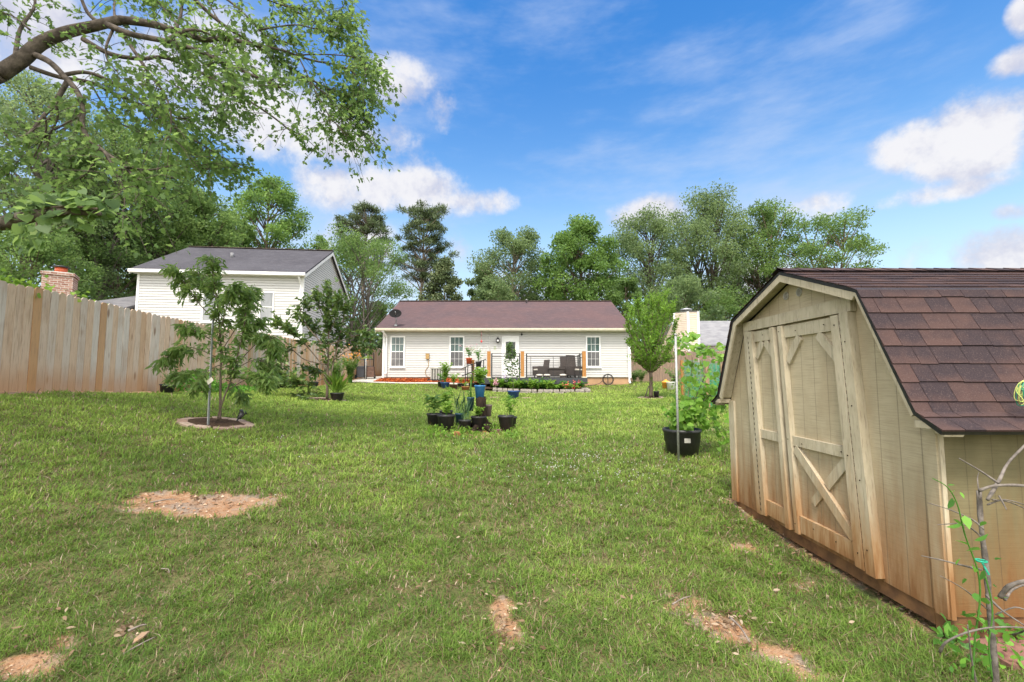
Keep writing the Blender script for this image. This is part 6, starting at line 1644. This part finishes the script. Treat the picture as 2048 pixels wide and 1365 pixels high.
# ------------------------------------------------------------------ big overhanging maple (trunk stands out of view on the fence side)
mp = thing('maple_tree', 'big maple whose heavy limb arches over the yard from beyond the fence side', 'tree', (-9.6, 5.4, G(-8.5, 5.4)))
ML = [([(-9.6, 5.4, G(-8.5, 5.4) - .2), (-9.5, 5.4, E + .8), (-9.4, 5.45, E + 2.4), (-9.5, 5.3, E + 4.5), (-9.3, 5.0, E + 7.5)], .42, .2, 0), ([(-9.4, 5.5, E + 2.2), (-8.5, 5.7, E + 3.2), P(0, 148, 6.0)], .15, .1, 0),
      tr_px([(0, 148), (45, 118), (80, 88), (130, 66), (190, 52), (240, 40)], 6.0, .3, .098, .06, .3),
      tr_px([(240, 40), (300, 48), (360, 65), (410, 80), (450, 78), (520, 92)], 6.3, .3, .058, .028, .8), tr_px([(215, 50), (260, 68), (330, 82), (350, 85), (420, 112), (480, 140), (560, 175)], 6.2, -.5, .045, .013, 1.0), tr_px([(330, 82), (370, 62), (400, 62), (430, 75)], 6.1, .3, .03, .012, .7),
      tr_px([(165, 78), (220, 108), (280, 118), (330, 116), (400, 145), (470, 185), (540, 230), (590, 270)], 6.1, .7, .035, .01, .5), tr_px([(70, 110), (100, 125), (130, 155), (155, 185), (165, 215), (165, 250), (178, 278), (210, 305), (250, 335), (275, 365), (280, 390)], 6.1, -.9, .042, .013, .8),
      tr_px([(210, 305), (235, 350), (250, 385), (245, 430)], 5.4, -.3, .02, .006, .6), tr_px([(137, 160), (110, 205), (85, 235), (60, 265), (40, 275)], 6.1, -.4, .035, .01, .15), tr_px([(110, 205), (115, 235), (100, 270), (95, 300)], 5.9, .2, .02, .006, .1), tr_px([(90, 232), (92, 262), (70, 310), (60, 330)], 5.9, .3, .015, .005, .15),
      tr_px([(60, 135), (120, 155), (180, 165), (230, 188), (280, 210), (330, 232), (400, 240)], 6.1, .9, .032, .01, 1.0), tr_px([(130, 150), (170, 145), (215, 160), (280, 200), (340, 250), (420, 300), (470, 330)], 6.1, .4, .028, .008, 1.2), tr_px([(250, 75), (280, 120), (300, 150), (330, 190), (342, 230), (340, 275)], 6.2, -.6, .025, .008, .9), tr_px([(225, 62), (212, 95), (215, 120), (235, 145)], 6.2, -.4, .02, .006, .6),
      tr_px([(160, -10), (175, 25), (195, 45)], 6.3, 0, .02, .03, .3), tr_px([(330, -60), (390, 0), (440, 45), (500, 85), (570, 130), (640, 170), (690, 200)], 6.6, .8, .035, .008, 1.1), tr_px([(400, -40), (480, 20), (530, 70), (590, 90)], 6.8, .2, .02, .006, 1.0), tr_px([(350, 62), (362, 30), (365, -10)], 6.4, .2, .025, .012, .5),
      tr_px([(500, 88), (560, 100), (620, 120), (700, 140), (725, 190), (735, 245)], 6.7, .6, .022, .005, 0.95), tr_px([(570, 130), (640, 180), (690, 230), (735, 280)], 7.0, .5, .014, .004, 0.95), tr_px([(540, -10), (620, 40), (685, 75), (720, 110), (735, 145)], 7.2, .5, .018, .005, 0.95), tr_px([(600, 110), (670, 110), (720, 120), (740, 150)], 6.9, -.3, .012, .004, 0.95),
      tr_px([(640, 170), (690, 188), (735, 200)], 7.4, .3, .010, .003, 1.3), tr_px([(520, 60), (590, 50), (640, 60), (680, 60)], 6.7, .3, .014, .004, 1.3), tr_px([(590, 100), (620, 160), (650, 220), (690, 270)], 6.9, -.3, .012, .004, 0.95), tr_px([(480, -30), (560, 10), (630, 20)], 6.9, .3, .014, .005, 1.2),
      tr_px([(250, 335), (300, 340), (360, 330), (420, 340)], 5.3, .9, .014, .004, 1.3), tr_px([(280, 210), (330, 280), (390, 310), (430, 330)], 6.6, .6, .014, .004, 1.6), tr_px([(180, 165), (230, 240), (300, 270), (370, 290)], 6.6, .8, .014, .004, 1.5), tr_px([(165, 230), (110, 260), (60, 300), (20, 340)], 5.7, 1.0, .014, .004, 1.2),
      tr_px([(200, 290), (180, 340), (140, 370), (90, 390)], 5.5, .6, .012, .004, 1.2), tr_px([(420, 110), (450, 140), (470, 200)], 6.0, -.3, .010, .003, 1.0), tr_px([(330, 160), (400, 200), (440, 230)], 6.4, .2, .010, .003, 1.3), tr_px([(30, 120), (40, 60), (70, 10), (60, -40)], 6.2, .6, .03, .012, .5), tr_px([(60, 60), (20, 30), (-40, 20)], 6.3, .4, .015, .005, .6),
      tr_px([(360, 60), (330, 20), (290, -20)], 6.5, .6, .015, .006, 1.0), tr_px([(230, 40), (230, 0), (250, -40)], 6.4, .6, .02, .008, .6), tr_px([(440, 45), (420, 10), (410, -30)], 6.8, .3, .012, .006, 1.2), tr_px([(500, -60), (640, -30), (690, 0), (665, 35)], 7.0, .3, .012, .004, .6), tr_px([(310, 115), (370, 170), (420, 175)], 6.3, .6, .012, .004, 1.2)]
# crown that carries on above and behind the picture and shades the lawn
for k in range(14):
    for _ in range(60):
        x_, y_, z_ = random.uniform(-12, -1.0), random.uniform(-5.5, 7.5), random.uniform(4.5, 11)
        if z_ > max(y_, 0) * 1.02 + 1.6 and (x_ + 8) ** 2 / 60 + (y_ - 2) ** 2 / 55 + (z_ - 7) ** 2 / 16 < 1.0: break
    s0 = Vector((-9.4, 5.2, E + random.uniform(3, 7))); e = Vector((x_, y_, E + z_)); ML.append(([s0, s0.lerp(e, .5) + Vector((0, 0, 1.0)), e], .06, .012, .55))
limb_tree(mp, ML, 'bark_dark', 'leaf_maple', 1900, .60, 12, .081, .95, LOBED, droop=.3, up=-.1, f0=.28, tw_r=.005, nrm_up=.9, spread=.8, tb0=.38, sides=10, jit=.05)
# ivy covered lower limb at the picture edge
m = MB(); pts = spline([(-9.4, 5.4, E + 1.2), (-7.0, 5.0, E + 1.5), P(-60, 455, 4.3), P(0, 448, 4.1), P(60, 434, 3.9), P(110, 425, 3.8), P(150, 424, 3.75), P(200, 428, 3.7)], 6); m.tube(pts, taper(len(pts), .1, .018), 9); m.build('limb', 'bark_dark', mp)
iv = thing('ivy_vine', 'broad leaved ivy wrapped round the low limb at the picture edge', 'vine', pts[24]); pos, ax, ln = [], [], []
for k in range(250):
    f = .45 + .55 * random.random(); q_ = pts[int(f * (len(pts) - 1))]
    if random.random() < .8: off_ = Vector((random.gauss(0, .06), random.gauss(0, .08), abs(random.gauss(.04, .075))))
    else: off_ = Vector((random.gauss(-.02, .05), random.gauss(-.05, .06), -abs(random.gauss(.05, .09))))
    pos.append(q_ + off_); ax.append((random.gauss(.5, .6), random.gauss(-.3, .5), random.uniform(-1, .15))); ln.append(random.uniform(.05, .11))
for k in range(22): pos.append(P(random.gauss(68, 16), random.uniform(452, 500), 3.7)); ax.append((random.gauss(.1, .4), -.3, -1)); ln.append(random.uniform(.06, .10))
m = MB(); m.tube([p_ + Vector((0, -.03, .03)) for p_ in pts[20:]], .012, 5); m.tube([P(75, 438, 3.85), P(70, 465, 3.75), P(66, 490, 3.7)], .006, 5); m.build('stem', 'bark', iv)
n = len(pos); leafmesh('foliage', pos, ax, ln, 1.0, GRAPE, 'leaf_forest', iv, np.clip(rng.normal(.35, .3, n), 0, 1), rng.normal(size=(n, 3)) * .4 + (0, -.4, .9))


# ------------------------------------------------------------------ background trees
def bg_tree(label, px, Y, top, hw, kind, nclump, per, leaf, lab_name='broadleaf_tree', low=None, lean=0., bark='bark', tb0=.4, seed=0, crown_lo=.28, LL=None, trunks=1, group=None):
    random.seed(seed * 131 + 5)
    r_ = np.random.default_rng(seed + 100)
    base = P(px, 760, Y); zb_ = GN(np.array([base.x]), np.array([Y]))[0] - .1; base = Vector((base.x, Y, float(zb_)))
    zt_ = P(px, top, Y).z; H = zt_ - base.z; rad = abs(P(px + hw, 600, Y).x - P(px, 600, Y).x)
    o = thing(lab_name, label, 'tree', base, group)
    tb = MB()
    tr_ = []
    for tnum in range(trunks):
        a = random.uniform(0, 6.28); off_ = Vector((math.cos(a), math.sin(a), 0)) * (rad * .35 * (trunks > 1))
        tops = base + Vector((lean * rad + off_.x, off_.y, H * (.93 if trunks == 1 else random.uniform(.75, .93))))
        pts = spline([base + off_ * .1, base.lerp(tops, .3) + Vector((random.gauss(0, .02) * H, 0, 0)) + off_ * .25, base.lerp(tops, .65) + Vector((random.gauss(0, .02) * H, random.gauss(0, .02) * H, 0)), tops], 6)
        tb.tube(pts, taper(len(pts), H * (.017 if trunks == 1 else .010), H * .002), 7); tr_.append(pts)
    lo_ = crown_lo if low is None else (P(px, low, Y).z - base.z) / H
    pos, nn = [], []
    for k in range(nclump):
        u = (k + random.random()) / nclump
        tt = {'oval': u, 'round': u, 'airy': u, 'cone': u ** 1.2, 'pine': min(1, (math.floor(u * 9) + random.uniform(.1, .55)) / 9) ** .85, 'vase': u ** .7}[kind]
        prof = {'oval': math.sin(math.pi * min(1, .12 + tt * .86)) ** .7, 'round': math.sin(math.pi * min(1, .15 + tt * .83)) ** .5, 'airy': (math.sin(math.pi * min(1, .2 + tt * .74)) ** .6), 'cone': (1 - tt) ** .8 + .06, 'pine': (math.sin(math.pi * (.2 + tt * .68)) ** .6) * random.uniform(.45, 1), 'vase': .35 + .65 * math.sin(math.pi * min(1, .1 + tt * .8))}[kind]
        a = random.uniform(0, 6.283); rr = rad * prof * (random.uniform(.25, 1) ** .55)
        zz = H * (lo_ + (1 - lo_) * tt)
        pts = random.choice(tr_); hf = max(.08, (zz / H) - (rr / H) * random.uniform(.5, 1.0)) if kind != 'pine' else max(.1, zz / H - .02)
        s_ = pts[min(int(hf / .95 * (len(pts) - 1)), len(pts) - 2)]
        ctr = pts[min(int(zz / H * (len(pts) - 1)), len(pts) - 1)]
        e = Vector((ctr.x * .75 + base.x * .25 + math.cos(a) * rr + lean * rad * tt * .4, ctr.y * .75 + base.y * .25 + math.sin(a) * rr, base.z + zz))
        bp = spline([s_, s_.lerp(e, .5) + Vector((0, 0, (.06 if kind != 'pine' else -.02) * rr)), e], 3); tb.tube(bp, taper(len(bp), H * .0045, H * .0012), 4, cap=False)
        rc = (1.0 if kind != 'pine' else .85) * rad * {'oval': .26, 'round': .27, 'airy': .26, 'cone': .24, 'pine': .19, 'vase': .27}[kind] * random.uniform(.7, 1.25)
        g_ = r_.normal(size=(per, 3)); g_ = g_ / np.linalg.norm(g_, axis=1, keepdims=True) * (r_.random((per, 1)) ** .45)
        flat = .75 if kind != 'pine' else .38
        out = np.array([math.cos(a), math.sin(a), .1])
        pos.append(np.array(e) + g_ * rc * np.array([1, 1, flat]) - out * rc * .25 * (r_.random((per, 1)))); nn.append(np.full(per, r_.normal(0, .13)))
    pos = np.concatenate(pos); sh_ = np.concatenate(nn); n = len(pos)
    L0 = LL or {'pine': .40, 'airy': .20, 'vase': .19}.get(kind, .24) * Y / 42
    ax_ = r_.normal(size=(n, 3)) + ((0, 0, .5) if kind == 'pine' else (0, 0, -.25))
    tb.build('trunk', bark, o)
    leafmesh('crown', pos, ax_, L0 * r_.uniform(.65, 1.25, n), .16 if kind == 'pine' else .62, KITE, leaf, o, np.clip(tb0 + sh_ + r_.normal(0, .15, n), 0, 1), r_.normal(size=(n, 3)) * .8 + (0, 0, .7))
    return o


T = [  # label, px, Y, top, hw, kind, clumps, per, leaf, extra
    ('tall pine with a rounded open head to the side of the straight trunked pine', 728, 52, 416, 70, 'pine', 95, 105, 'leaf_pine', dict(lab_name='pine_tree', low=530, bark='bark_pale')),
    ('tall pine with a bare pale straight trunk and layered crown', 843, 50, 412, 72, 'pine', 100, 110, 'leaf_pine', dict(lab_name='pine_tree', low=565, bark='bark_pale')),
    ('feathery many stemmed tree between the tall white house and the low house', 718, 36, 478, 96, 'vase', 80, 190, 'leaf_forest', dict(low=640, trunks=6, bark='bark_grey', tb0=.5)),
    ('dark conifer like tree low behind the straight pine trunk', 885, 46, 520, 62, 'cone', 60, 150, 'leaf_pine', dict(low=640, lab_name='conifer_tree', tb0=.6)),
    ('short grey green conifer at the gap beside the pale airy tree', 962, 50, 530, 34, 'oval', 34, 120, 'leaf_forest_cool', dict(low=620)),
    ('pale airy tree with a pointed top behind the house ridge', 1030, 48, 470, 80, 'airy', 90, 200, 'leaf_forest_cool', dict(low=620, tb0=.5, bark='bark_pale')),
    ('dense rounded bright green tree behind the house ridge', 1168, 44, 446, 84, 'oval', 105, 240, 'leaf_bright', dict(low=640, tb0=.38)),
    ('open silvery maple with rising limbs behind the plum tree', 1300, 50, 430, 92, 'airy', 95, 200, 'leaf_forest_cool', dict(low=640, lean=-.2, trunks=3, tb0=.45, bark='bark_dark')),
    ('tallest silvery maple behind the sided chimney', 1425, 52, 402, 108, 'airy', 130, 215, 'leaf_forest_cool', dict(low=630, trunks=4, tb0=.45, bark='bark_dark')),
    ('loose tree just above the shed roof apex', 1545, 50, 420, 78, 'airy', 85, 190, 'leaf_forest', dict(low=620, tb0=.45, trunks=2)),
    ('thin leaning tree above the shed roof shingles', 1648, 46, 436, 86, 'airy', 80, 160, 'leaf_forest', dict(low=600, lean=.25, tb0=.45, trunks=2)),
    ('dark understorey tree behind the neighbour house chimney', 1370, 42, 560, 80, 'round', 60, 170, 'leaf_forest_cool', dict(low=720, tb0=.35)),
    ('understorey tree behind the neighbour grey roof', 1455, 44, 585, 70, 'round', 46, 150, 'leaf_forest', dict(low=720, tb0=.3)),
    ('dark bushy tree at the low house corner behind the plum tree', 1255, 40, 560, 52, 'round', 50, 170, 'leaf_forest', dict(low=730, tb0=.3)),
    ('dark green understorey below the feathery tree by the house end', 745, 42, 610, 50, 'round', 50, 160, 'leaf_forest_cool', dict(low=745, tb0=.3)),
    ('low understorey tree behind the house ridge below the pale airy tree', 985, 42, 565, 60, 'round', 46, 150, 'leaf_forest_cool', dict(low=700, tb0=.4)),
    ('low understorey tree below the bright dense crown', 1095, 46, 560, 60, 'round', 46, 150, 'leaf_forest_cool', dict(low=700, tb0=.35)),
    ('tall bright maple rising behind the tall white house roof', 523, 42, 362, 84, 'oval', 84, 170, 'leaf_bright', dict(low=560, tb0=.55)),
    ('short round tree peeking over the tall white house ridge end', 628, 44, 474, 30, 'round', 24, 110, 'leaf_bright', dict(low=600, tb0=.5)),
    ('forest tree over the middle of the tall house roof', 395, 34, 400, 78, 'round', 90, 200, 'leaf_forest', dict(low=600, tb0=0.58)),
    ('slim forest tree over the tall house roof beside the bright maple', 455, 38, 430, 50, 'oval', 50, 150, 'leaf_forest', dict(low=600, tb0=0.48)),
    ('broad forest tree above the low grey roof', 295, 31, 330, 110, 'round', 120, 230, 'leaf_forest', dict(low=600, tb0=0.63, bark='bark_dark')),
    ('leaning forest tree with a bare dark trunk behind the brick chimney', 165, 27, 250, 110, 'round', 110, 220, 'leaf_forest', dict(low=520, lean=.3, tb0=0.63, bark='bark_grey')),
    ('tall forest tree beyond the fence at the picture edge', 25, 24, 170, 130, 'round', 120, 230, 'leaf_forest_cool', dict(low=500, tb0=0.58, bark='bark_grey')),
    ('dark hemlock like tree low behind the brick chimney', 215, 28, 430, 100, 'cone', 80, 190, 'leaf_forest_cool', dict(low=640, tb0=0.55, lab_name='conifer_tree')),
    ('dense shrubby tree low beyond the fence beside the brick chimney', 50, 22, 455, 100, 'round', 80, 220, 'leaf_forest', dict(low=640, tb0=0.48)),
    ('forest tree filling the gap over the low grey roof end', 250, 40, 470, 70, 'round', 60, 170, 'leaf_bright', dict(low=650, tb0=0.58)),
    ('tall forest tree in the back row above the leaning trunk', 110, 38, 300, 90, 'round', 80, 170, 'leaf_forest', dict(low=520, tb0=.4)),
    ('forest tree in the back row above the tall house eave', 345, 46, 380, 80, 'round', 60, 150, 'leaf_bright', dict(low=560, tb0=0.58)),
]
for i, (lab, px, Yb, top, hw, kd, nc, per, lf, ex) in enumerate(T):
    bg_tree(lab, px, Yb, top, hw, kd, nc, int(per * 1.25), lf, seed=i, **{'group': 'trees around the yard', **ex})
# far wood closing the view low down
pos, tn = [], []
for k in range(520):
    x_ = random.uniform(-75, 75); y_ = random.uniform(66, 74); h_ = random.uniform(5.5, 9.5); cn = np.array([x_, y_, E + h_ * random.random() ** .6])
    g_ = rng.normal(size=(46, 3)) * (1.5, 1.2, 1.3); pos.append(cn + g_); tn.append(np.full(46, rng.normal(.35, .15)))
pos = np.concatenate(pos); n = len(pos); pos[:, 2] = np.maximum(pos[:, 2], E + .1)
tag(leafmesh('woods', pos, rng.normal(size=(n, 3)), rng.uniform(.5, 1.0, n), .7, KITE, 'leaf_forest_cool', None, np.clip(np.concatenate(tn), 0, 1)), 'distant wood of mixed trees beyond the houses', 'woods', kind='stuff')
